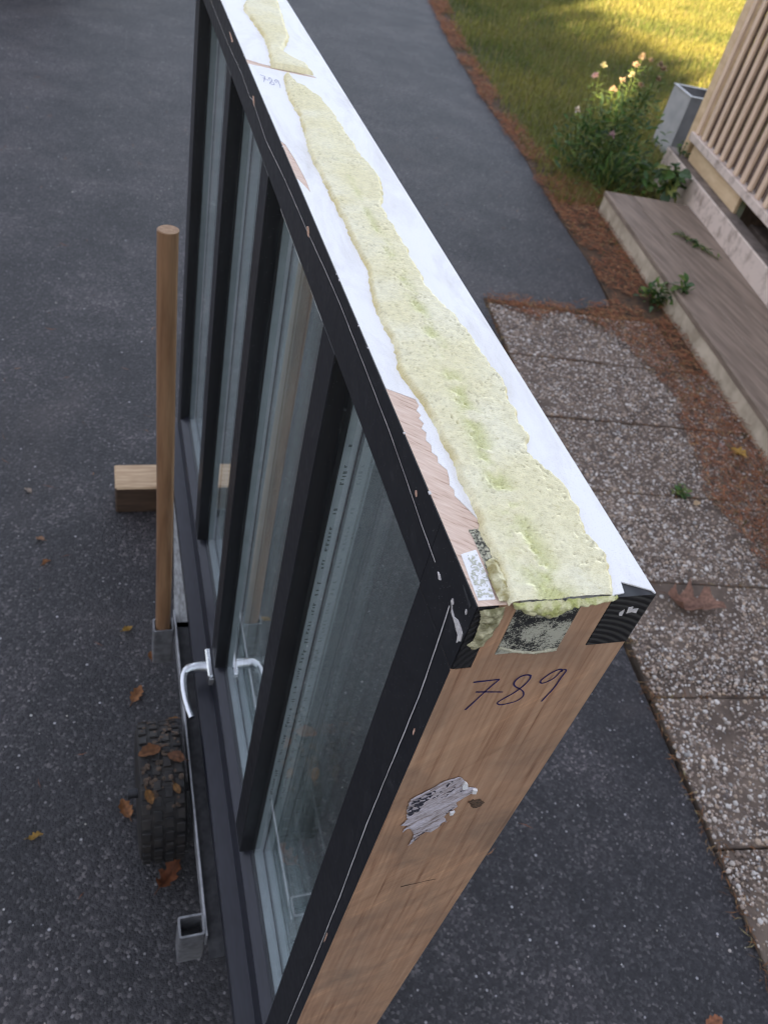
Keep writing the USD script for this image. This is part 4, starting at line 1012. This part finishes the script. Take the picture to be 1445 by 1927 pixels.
# ---- lawn grass
def in_lawn(P):
    x, y = P[:, 0], P[:, 1]
    ok = (x > np.interp(y, ge[:, 1], ge[:, 0]) + .02) & (y > 3.6)
    dk = (P - B0) @ bn; al = (P - B0) @ bd
    ok &= ~((dk > -.02) & (al > -.03))
    lp = (P - C2); ok &= ~(((lp @ pu) > -.02) & ((lp @ pu) < S + .02) & ((lp @ pv) > -.02) & ((lp @ pv) < S + .02))
    return ok


def blades(P, hmin, hmax, wid, cols, lean=.55, rg=r):
    n = len(P)
    az = rg.uniform(0, 6.283, n); h = rg.uniform(hmin, hmax, n); ln = np.abs(rg.normal(0, lean, n)).clip(0, 1.5)
    w = wid * rg.uniform(.6, 1.3, n)
    d = np.stack([np.cos(az), np.sin(az)], 1); s = np.stack([-np.sin(az), np.cos(az)], 1)
    z0 = np.full(n, -.02)
    base = np.column_stack([P, z0]); mid = base.copy(); tip = base.copy()
    mid[:, :2] += d * (h * .28 * ln)[:, None]; mid[:, 2] += h * .62
    tip[:, :2] += d * (h * .95 * ln)[:, None]; tip[:, 2] += h * (1.05 - .45 * np.minimum(ln, 1))
    S3 = np.column_stack([s, np.zeros(n)]) * w[:, None] / 2
    V = np.stack([base - S3, base + S3, mid - S3 * .8, mid + S3 * .8, tip], 1).reshape(-1, 3)
    k = np.arange(n)[:, None] * 5
    F = np.concatenate([k + [0, 1, 3], k + [0, 3, 2], k + [2, 3, 4]], 1).reshape(-1, 3)
    C = np.repeat(cols, 5, axis=0)
    return V, F, C


N = 330000
yv = 3.9 + (rng.random(N) ** 1.25) * 11.0
xv = rng.uniform(2.3, 10.5, N)
P = np.column_stack([xv, yv]); P = P[in_lawn(P)]
patch = meshkit.fbm(np.column_stack([P * 1.3, P[:, :1] * 0]), 4, 31)
bare_ = np.clip((P[:, 0] - np.interp(P[:, 1], ge[:, 1], ge[:, 0]) - .02) / .40, 0, 1)
P_keep = rng.random(len(P)) < (.35 + .65 * bare_) * np.clip(.35 + 1.4 * patch, .3, 1)
P, patch = P[P_keep], patch[P_keep]
ga, gb, gc = np.array([0.125, 0.150, 0.036]), np.array([0.25, 0.235, 0.055]), np.array([0.31, 0.25, 0.10])
m_ = np.clip((patch - .3) * 2.4, 0, 1)[:, None]
cols = (ga * (1 - m_) + gb * m_) * rng.uniform(.7, 1.35, (len(P), 1))
dry = rng.random(len(P)) < .14; cols[dry] = gc * rng.uniform(.7, 1.2, (dry.sum(), 1))
V, F, C = blades(P, .045, .10, .0052, cols, rg=rng)
single('lawn_grass', (V, F), 'grass_blade', 'short yellow green grass on the lawn beside the driveway', 'grass', kind='stuff', col=C)

# ---- tufts in the needle bed
N = 16000
cand = np.column_stack([rng.uniform(1.4, 3.4, N), rng.uniform(-.4, 8.8, N)])
ins = contains_xy(bedpoly, cand[:, 0], cand[:, 1]); cand = cand[ins]
tn = meshkit.fbm(np.column_stack([cand * 4.2, cand[:, :1] * 0]), 3, 44)
cand = cand[tn > .49]
cols = np.array([0.105, 0.105, 0.028]) * rng.uniform(.6, 1.4, (len(cand), 1)); dd = rng.random(len(cand)) < .4; cols[dd] = np.array([.20, .13, .05]) * rng.uniform(.7, 1.2, (dd.sum(), 1))
V, F, C = blades(cand, .03, .09, .0034, cols, lean=.9, rg=rng)
single('edge_grass', (V, F), 'grass_blade', 'thin dry grass tufts growing through the needle bed', 'grass', kind='stuff', col=C)

# ---- rusty needles
edge_cells = [(bedpoly.buffer(.035), 56000)]
acc = []
for pg, n in edge_cells:
    c_ = np.column_stack([rng.uniform(1.3, 3.6, n * 3), rng.uniform(-.7, 9, n * 3)])
    nn_ = meshkit.fbm(np.column_stack([c_ * 5.0, c_[:, :1] * 0]), 4, 61)
    shr = .035 * (nn_ - .5) / .25
    ok = np.array([True]) if False else contains_xy(pg.buffer(-.02), c_[:, 0] + shr, c_[:, 1] + shr)
    ok &= (nn_ > np.where(c_[:, 1] < 2.6, .20, np.where(c_[:, 1] < 4.0, .34, .45))) & ~((((c_ - A0) @ sn) > -.0) & (((c_ - A0) @ sd) > 0))
    acc.append(c_[ok])
c_ = np.vstack(acc)
# joints of the paving and its edge with the asphalt
jn = []
for i in range(10):
    t = rng.uniform(0, 1.24, 130); o = O - e1 * (.41 * i)
    jn.append(o + e2 * t[:, None] + e1 * rng.normal(0, .006, (130, 1)))
for j in range(3):
    if j: continue
    t = rng.uniform(0, 3.6, 900); o = O + e2 * (.41 * j)
    jn.append(o - e1 * t[:, None] + e2 * rng.normal(-.004 if j == 0 else 0, .012 if j == 0 else .006, (len(t), 1)))
t = rng.uniform(0, .85, 500); jn.append(O + e2 * t[:, None] + e1 * rng.normal(.01, .016, (500, 1)))
jn = np.vstack(jn)
loose = np.column_stack([rng.uniform(-1.2, 2.2, 260), rng.uniform(-.5, 5, 260)])
loose = loose[~((loose[:, 0] > -.06) & (loose[:, 0] < .2) & (loose[:, 1] > -.02) & (loose[:, 1] < 1.6))]


def needle_mesh(P, zlo, zhi, lmin, lmax, wid, flat=.22):
    n = len(P)
    az = rng.uniform(0, 6.283, n); l = rng.uniform(lmin, lmax, n); e = rng.normal(0, flat, n)
    d = np.stack([np.cos(az) * np.cos(e), np.sin(az) * np.cos(e), np.sin(e)], 1)
    s = np.stack([-np.sin(az), np.cos(az), az * 0], 1) * (wid * rng.uniform(.7, 1.3, n))[:, None] / 2
    c = np.column_stack([P, rng.uniform(zlo, zhi, n) + abs(np.sin(e)) * l * .5])
    bow = np.stack([-np.sin(az), np.cos(az), az * 0], 1) * (l * rng.normal(0, .10, n))[:, None]
    a, m, b = c - d * l[:, None] / 2, c + bow, c + d * l[:, None] / 2
    up = np.array([0, 0, wid * .5])
    V = np.stack([a, m - s, m + s, m + up, b], 1).reshape(-1, 3); k = np.arange(n)[:, None] * 5
    F = np.concatenate([k + [0, 1, 3], k + [0, 3, 2], k + [4, 3, 1], k + [4, 2, 3]], 1).reshape(-1, 3)
    base = np.array([(0.29, 0.105, 0.045), (0.20, 0.075, 0.036), (0.34, 0.165, 0.075), (0.13, 0.065, 0.038), (0.36, 0.23, 0.11)])
    C = np.repeat(base[rng.choice(5, n, p=[.36, .26, .18, .13, .07])] * rng.uniform(.7, 1.25, (n, 1)), 5, axis=0)
    return V, F, C


V, F, C = needle_mesh(c_, .004, .026, .025, .065, .0030)
on_slab = contains_xy(Polygon([tuple(O), tuple(O + e2 * 1.24), tuple(O + e2 * 1.24 - e1 * 4), tuple(O - e1 * 4)]), c_[:, 0], c_[:, 1])
V[np.repeat(on_slab, 5), 2] += .009
single('needle_litter', (V, F), 'needles', 'rust coloured dead needles heaped along the paving and drive edge', 'needles', kind='stuff', col=C)
V, F, C = needle_mesh(jn, .004, .013, .012, .035, .0024)
C = C * np.array([.75, .95, .9])
single('joint_litter', (V, F), 'needles', 'brown needles and moss caught in the joints of the paving slabs', 'needles', kind='stuff', col=C)
V, F, C = needle_mesh(loose, .0012, .003, .012, .05, .0018, .02)
single('loose_needles', (V, F), 'needles', 'single reddish needles strewn over the asphalt', 'needles', kind='stuff', col=C)
# grit on the asphalt
n = 1000
gp = np.column_stack([rng.uniform(-1.6, 1.15, n), rng.uniform(-.6, 5.5, n)])
V, F, C = [], [], []
for k in range(n):
    s = rng.lognormal(math.log(.0013), .4); Mr = trimesh.transformations.random_rotation_matrix(rng.random(3))[:3, :3]
    V.append(ico0.vertices @ Mr.T * s * [1, 1, .7] + [gp[k, 0], gp[k, 1], s * .35]); F.append(ico0.faces + 12 * k)
    C.append(np.tile(np.array([(.62, .60, .58), (.45, .40, .36), (.30, .28, .27), (.5, .47, .40)][rng.integers(4)]) * rng.uniform(.7, 1.1), (12, 1)))
single('grit', (np.vstack(V), np.vstack(F)), 'grit', 'small pale stone chips scattered over the asphalt', 'grit', kind='stuff', col=np.vstack(C))

# ---- fallen leaves, one by one
def dead_leaf(pos, size, az, lobes, curl, colr, seed, tilt=0.0, width=.62):
    rr = np.random.default_rng(seed)
    nt, nc = 26, 7
    t = np.linspace(0, 1, nt)
    env = np.sin(np.pi * np.clip(t, .0, 1) ** .85) ** .65
    lob = 1 - .50 * lobes * (0.5 + 0.5 * np.cos(t * 2 * np.pi * 3.5 + .4)) ** 1.2
    w1 = size * width / 2 * env * lob * (1 + .25 * (rr.random(nt) - .5)); w2 = size * width / 2 * env * np.roll(lob, 1) * (1 + .25 * (rr.random(nt) - .5))
    u = np.linspace(-1, 1, nc)
    X = np.repeat(size * (t - .5), nc); w = np.where(u[None, :] > 0, w1[:, None], w2[:, None])
    Y = (u[None, :] * w).ravel(); U = np.tile(u, nt)
    Zz = size * (curl * (Y / (size * width / 2)) ** 2 * .45 + .10 * curl * np.sin(X / size * 7 + seed) + .16 * curl * (X / size) ** 2 * 4 + .05 * (meshkit.noise(np.stack([X, Y, X * 0], 1) / size * 6, seed) - .5))
    v = np.stack([X, Y, Zz], 1)
    ix = np.arange(nt * nc).reshape(nt, nc)
    q_ = np.stack([ix[:-1, :-1], ix[1:, :-1], ix[1:, 1:], ix[:-1, 1:]], -1).reshape(-1, 4)
    f = np.vstack([q_[:, [0, 1, 2]], q_[:, [0, 2, 3]]])
    v = place(v, (0, 0, 0), az, tilt, rr.normal(0, .12)); v[:, 2] -= v[:, 2].min()
    v = v + np.array(pos) + [0, 0, .0012]
    c = np.array(colr) * (1 - .35 * (np.abs(U) < .12))[:, None] * (0.8 + .4 * meshkit.noise(np.stack([X, Y, X * 0], 1) / size * 9, seed + 4))[:, None]
    # stalk
    d = np.array([math.cos(az), math.sin(az)])
    a0 = v[ix[0, nc // 2]]
    st = tube([a0, a0 - [*(d * size * .12), -.002], a0 - [*(d * size * .26), -.0035 + .002]], [.0012, .001, .0008], 5)
    V2 = np.vstack([v, st.vertices]); F2 = np.vstack([f, st.faces + len(v)])
    return (V2, F2), np.vstack([c, np.tile(np.array(colr) * .6, (len(st.vertices), 1))])


BR, OR, YL, TN = (0.21, 0.115, 0.075), (0.34, 0.15, 0.060), (0.45, 0.27, 0.06), (0.40, 0.26, 0.15)
LEAVES = [((1.455, .965, .014), .155, -.35, 1.0, .42, (0.27, 0.150, 0.105), 'large brown lobed oak leaf curled on the paving beyond the window corner'),
          ((2.085, 1.66, .018), .085, -.9, .5, .5, YL, 'yellow brown leaf in the needles at the foot of the step'),
          ((2.05, 1.72, .018), .045, .6, .3, .6, (0.5, 0.47, 0.46), 'small whitish leaf beside the yellow leaf at the step'),
          ((1.746, 1.411, .012), .042, .3, .2, .3, (0.55, 0.40, 0.24), 'pale tan leaf lying on the paving next to the needles'),
          ((-.137, .862, 0), .060, 1.1, .7, .35, OR, 'orange brown leaf on the asphalt between the stake and the tyre'),
          ((-.171, .587, 0), .058, 1.9, .6, .5, OR, 'rust brown leaf leaning against the outer side of the tyre'),
          ((-.095, .440, 0), .085, .9, .9, .45, (0.25, 0.09, 0.04), 'dark red brown leaf on the asphalt under the near side of the tyre'),
          ((-.340, .556, 0), .036, .2, .6, .6, YL, 'small ochre leaf alone on the asphalt left of the tyre'),
          ((-.339, 1.285, 0), .032, .7, .4, .7, OR, 'small orange leaf on the asphalt nearer than the wood block'),
          ((-.394, 1.56, 0), .034, 2.2, .2, .4, (0.36, 0.28, 0.22), 'small grey tan leaf on the asphalt left of the wood block'),
          ((-.357, 1.37, 0), .03, 2.7, .2, .5, (0.35, 0.2, 0.12), 'tiny pinkish brown leaf beyond the small orange one'),
          ((-.15, 1.05, 0), .034, .5, .4, .6, YL, 'small yellow leaf on the asphalt left of the stake foot'),
          ((-.100, .965, 0), .032, 1.6, .4, .6, OR, 'small orange leaf at the foot of the stake socket'),
          ((.90, -.028, .012), .05, .1, .5, .3, (0.30, 0.12, 0.06), 'red brown leaf cut by the lower frame edge on the asphalt')]
for k, (pos, size, az, lo_, cu, col_, lab_) in enumerate(LEAVES):
    big = pos[2] > .005
    m, c = dead_leaf(pos, size * (1.2 if k == 0 else .85 if big else .78), az, lo_, cu * (1.5 if k == 0 else 1.2), np.array(col_) * (1.0 if big else .70), 100 + k)
    single('fallen_leaf', m, 'dead_leaf', lab_, 'leaf', smooth=True, col=c)
# leaf scraps stuck to the tyre
for k, (xo, th, size, az, col_, lab_) in enumerate([(-.024, 1.02, .036, 1.2, (0.42, 0.2, 0.06), 'curled ochre leaf scrap stuck high on the left edge of the tyre tread'),
                                                    (.024, 1.08, .028, .4, (0.40, 0.2, 0.07), 'ochre leaf scrap stuck high on the right edge of the tyre tread'),
                                                    (-.020, 1.62, .058, 1.5, (0.33, 0.135, 0.05), 'long orange leaf stuck along the left of the tyre tread'),
                                                    (.026, 1.50, .046, 1.5, (0.28, 0.12, 0.055), 'brown leaf stuck on the right of the tyre tread'),
                                                    (.030, 2.35, .03, .8, (0.40, 0.19, 0.07), 'small orange leaf scrap stuck low on the right of the tyre tread')]):
    m, c = dead_leaf((0, 0, 0), size * .72, az + k * .7, .25, .5, np.array(col_) * .42, 200 + k)
    v = m[0].copy(); v[:, 2] *= .6
    R_ = WR + .0045 + v[:, 2]; ang = math.pi / 2 + (math.pi / 2 - th) - v[:, 1] / WR * 0 ; ang = (math.pi - th) * 0 + (math.pi - th)
    ang = math.pi / 2 - (th - math.pi / 2) * 1.0 + v[:, 1] / WR
    vv = np.stack([-.109 + xo + v[:, 0], WY + R_ * np.cos(ang), WZ + R_ * np.sin(ang)], 1)
    single('tyre_leaf', (vv, m[1]), 'dead_leaf', lab_, 'leaf', smooth=True, col=c)

# ================================================================== beyond the frame: unseen blockers added to shape the shade
def sw(s, w): return np.array([(s - w) * .70711, (s + w) * .70711])


su, wu = np.array([.70711, .70711]), np.array([-.70711, .70711])


def sbx(s0, s1, w0, w1, z0, z1):
    return oriented(bx(s0, s1, w0, w1, z0, z1), (0.0, 0.0), su, wu)


shade_house = thing('shade_house', 'unseen cream building added behind the viewer to shade the driveway', 'shade_house', (*sw(-11, -5), 0))
part(shade_house, 'wall', [sbx(-14, -8.0, -14, 1.15, 0, 5.2)], 'blocker_wall')  # unseen, added to keep the sun off driveway and window
part(shade_house, 'roof', [oriented(trimesh.convex.convex_hull([(-14.5, -14.5, 5.2), (-7.9, -14.5, 5.2), (-14.5, 1.17, 5.2), (-7.9, 1.17, 5.2), (-11, -14.5, 7.4), (-11, 1.17, 7.4)]), (0., 0.), su, wu)], 'roof_tile')
hb = Bag()
hr = np.random.default_rng(5)
base_w = np.linspace(1.05, 3.25, 45)
for k in range(9000):
    w = hr.uniform(1.16, 3.2); top = (2.75 if w < 1.30 else 3.10 + .10 * (w - 1.3)) + .16 * (meshkit.fbm(np.array([[w * 2.2, 0.3, 0.]]), 3, 2)[0] - .5)
    z = hr.uniform(.05, top); s = hr.uniform(-8.5, -7.8)
    v, f = leaf_geo(hr.uniform(.06, .11), .06, .2, nt=3)
    hb.add(place(v, (*sw(s, w), z), hr.uniform(0, 6.28), hr.uniform(-.7, .7), hr.normal(0, .8)), f, np.array(LG[hr.integers(6)]))
shade_hedge = thing('shade_hedge', 'unseen leafy screen added behind the viewer with its top shaped to set the shadow edge', 'shade_hedge', (*sw(-8.2, 2.1), 0))
part(shade_hedge, 'leaves', hb.mesh(), 'foliage', kind='stuff', col=hb.col())
part(shade_hedge, 'blocker_core', [sbx(-8.35, -8.05, 1.1502, 1.30, 0, 2.66), sbx(-8.35, -8.05, 1.3002, 3.2198, 0, 3.02)], 'soil')  # added solid core, heights shaped to set where sunlight begins
shade_garage = thing('shade_garage', 'unseen cream building added beyond the leafy screen to block the sun', 'shade_garage', (*sw(-11, 9), 0))
part(shade_garage, 'wall', sbx(-14, -8.2, 3.22, 12, 0, 3.6), 'blocker_wall')  # unseen, added to block the sun past the leafy screen
part(shade_garage, 'roof', oriented(trimesh.convex.convex_hull([(-14.3, 3.2, 3.6), (-7.9, 3.2, 3.6), (-14.3, 12.3, 3.6), (-7.9, 12.3, 3.6), (-11, 3.2, 5.3), (-11, 12.3, 5.3)]), (0., 0.), su, wu), 'roof_tile')

car = thing('unseen_car', 'unseen dark car added to darken the top left of the driveway', 'car', (-1.2, 9.0, 0))
body_pg = Polygon([(6.95, .28), (6.90, .55), (7.05, .78), (7.95, .93), (8.55, 1.38), (9.9, 1.42), (10.7, 1.02), (11.1, .95), (11.2, .45), (11.1, .26)]).buffer(-.05).buffer(.05, resolution=4)
part(car, 'body', extrude_yz(body_pg, -2.05, -.28), 'car_paint')  # unseen body, added for the darkening it gives the asphalt
part(car, 'side_glass', extrude_yz(Polygon([(8.12, .95), (8.6, 1.32), (9.8, 1.36), (10.4, 1.02)]), -2.06, -.27), 'car_glass')
for yv_ in (7.75, 10.35):
    for xv_ in (-1.93, -.40):
        w_ = revolve_x([(.19, -.09), (.30, -.10), (.325, -.08), (.325, .08), (.30, .10), (.19, .09)], 32); w_.apply_translation((xv_, yv_, .325))
        part(car, 'tyre', w_, 'rubber', smooth=35)
        h_ = revolve_x([(.01, -.07), (.188, -.085), (.188, .085), (.01, .07)], 24); h_.apply_translation((xv_, yv_, .325)); part(car, 'rim', h_, 'galvanised', smooth=35)
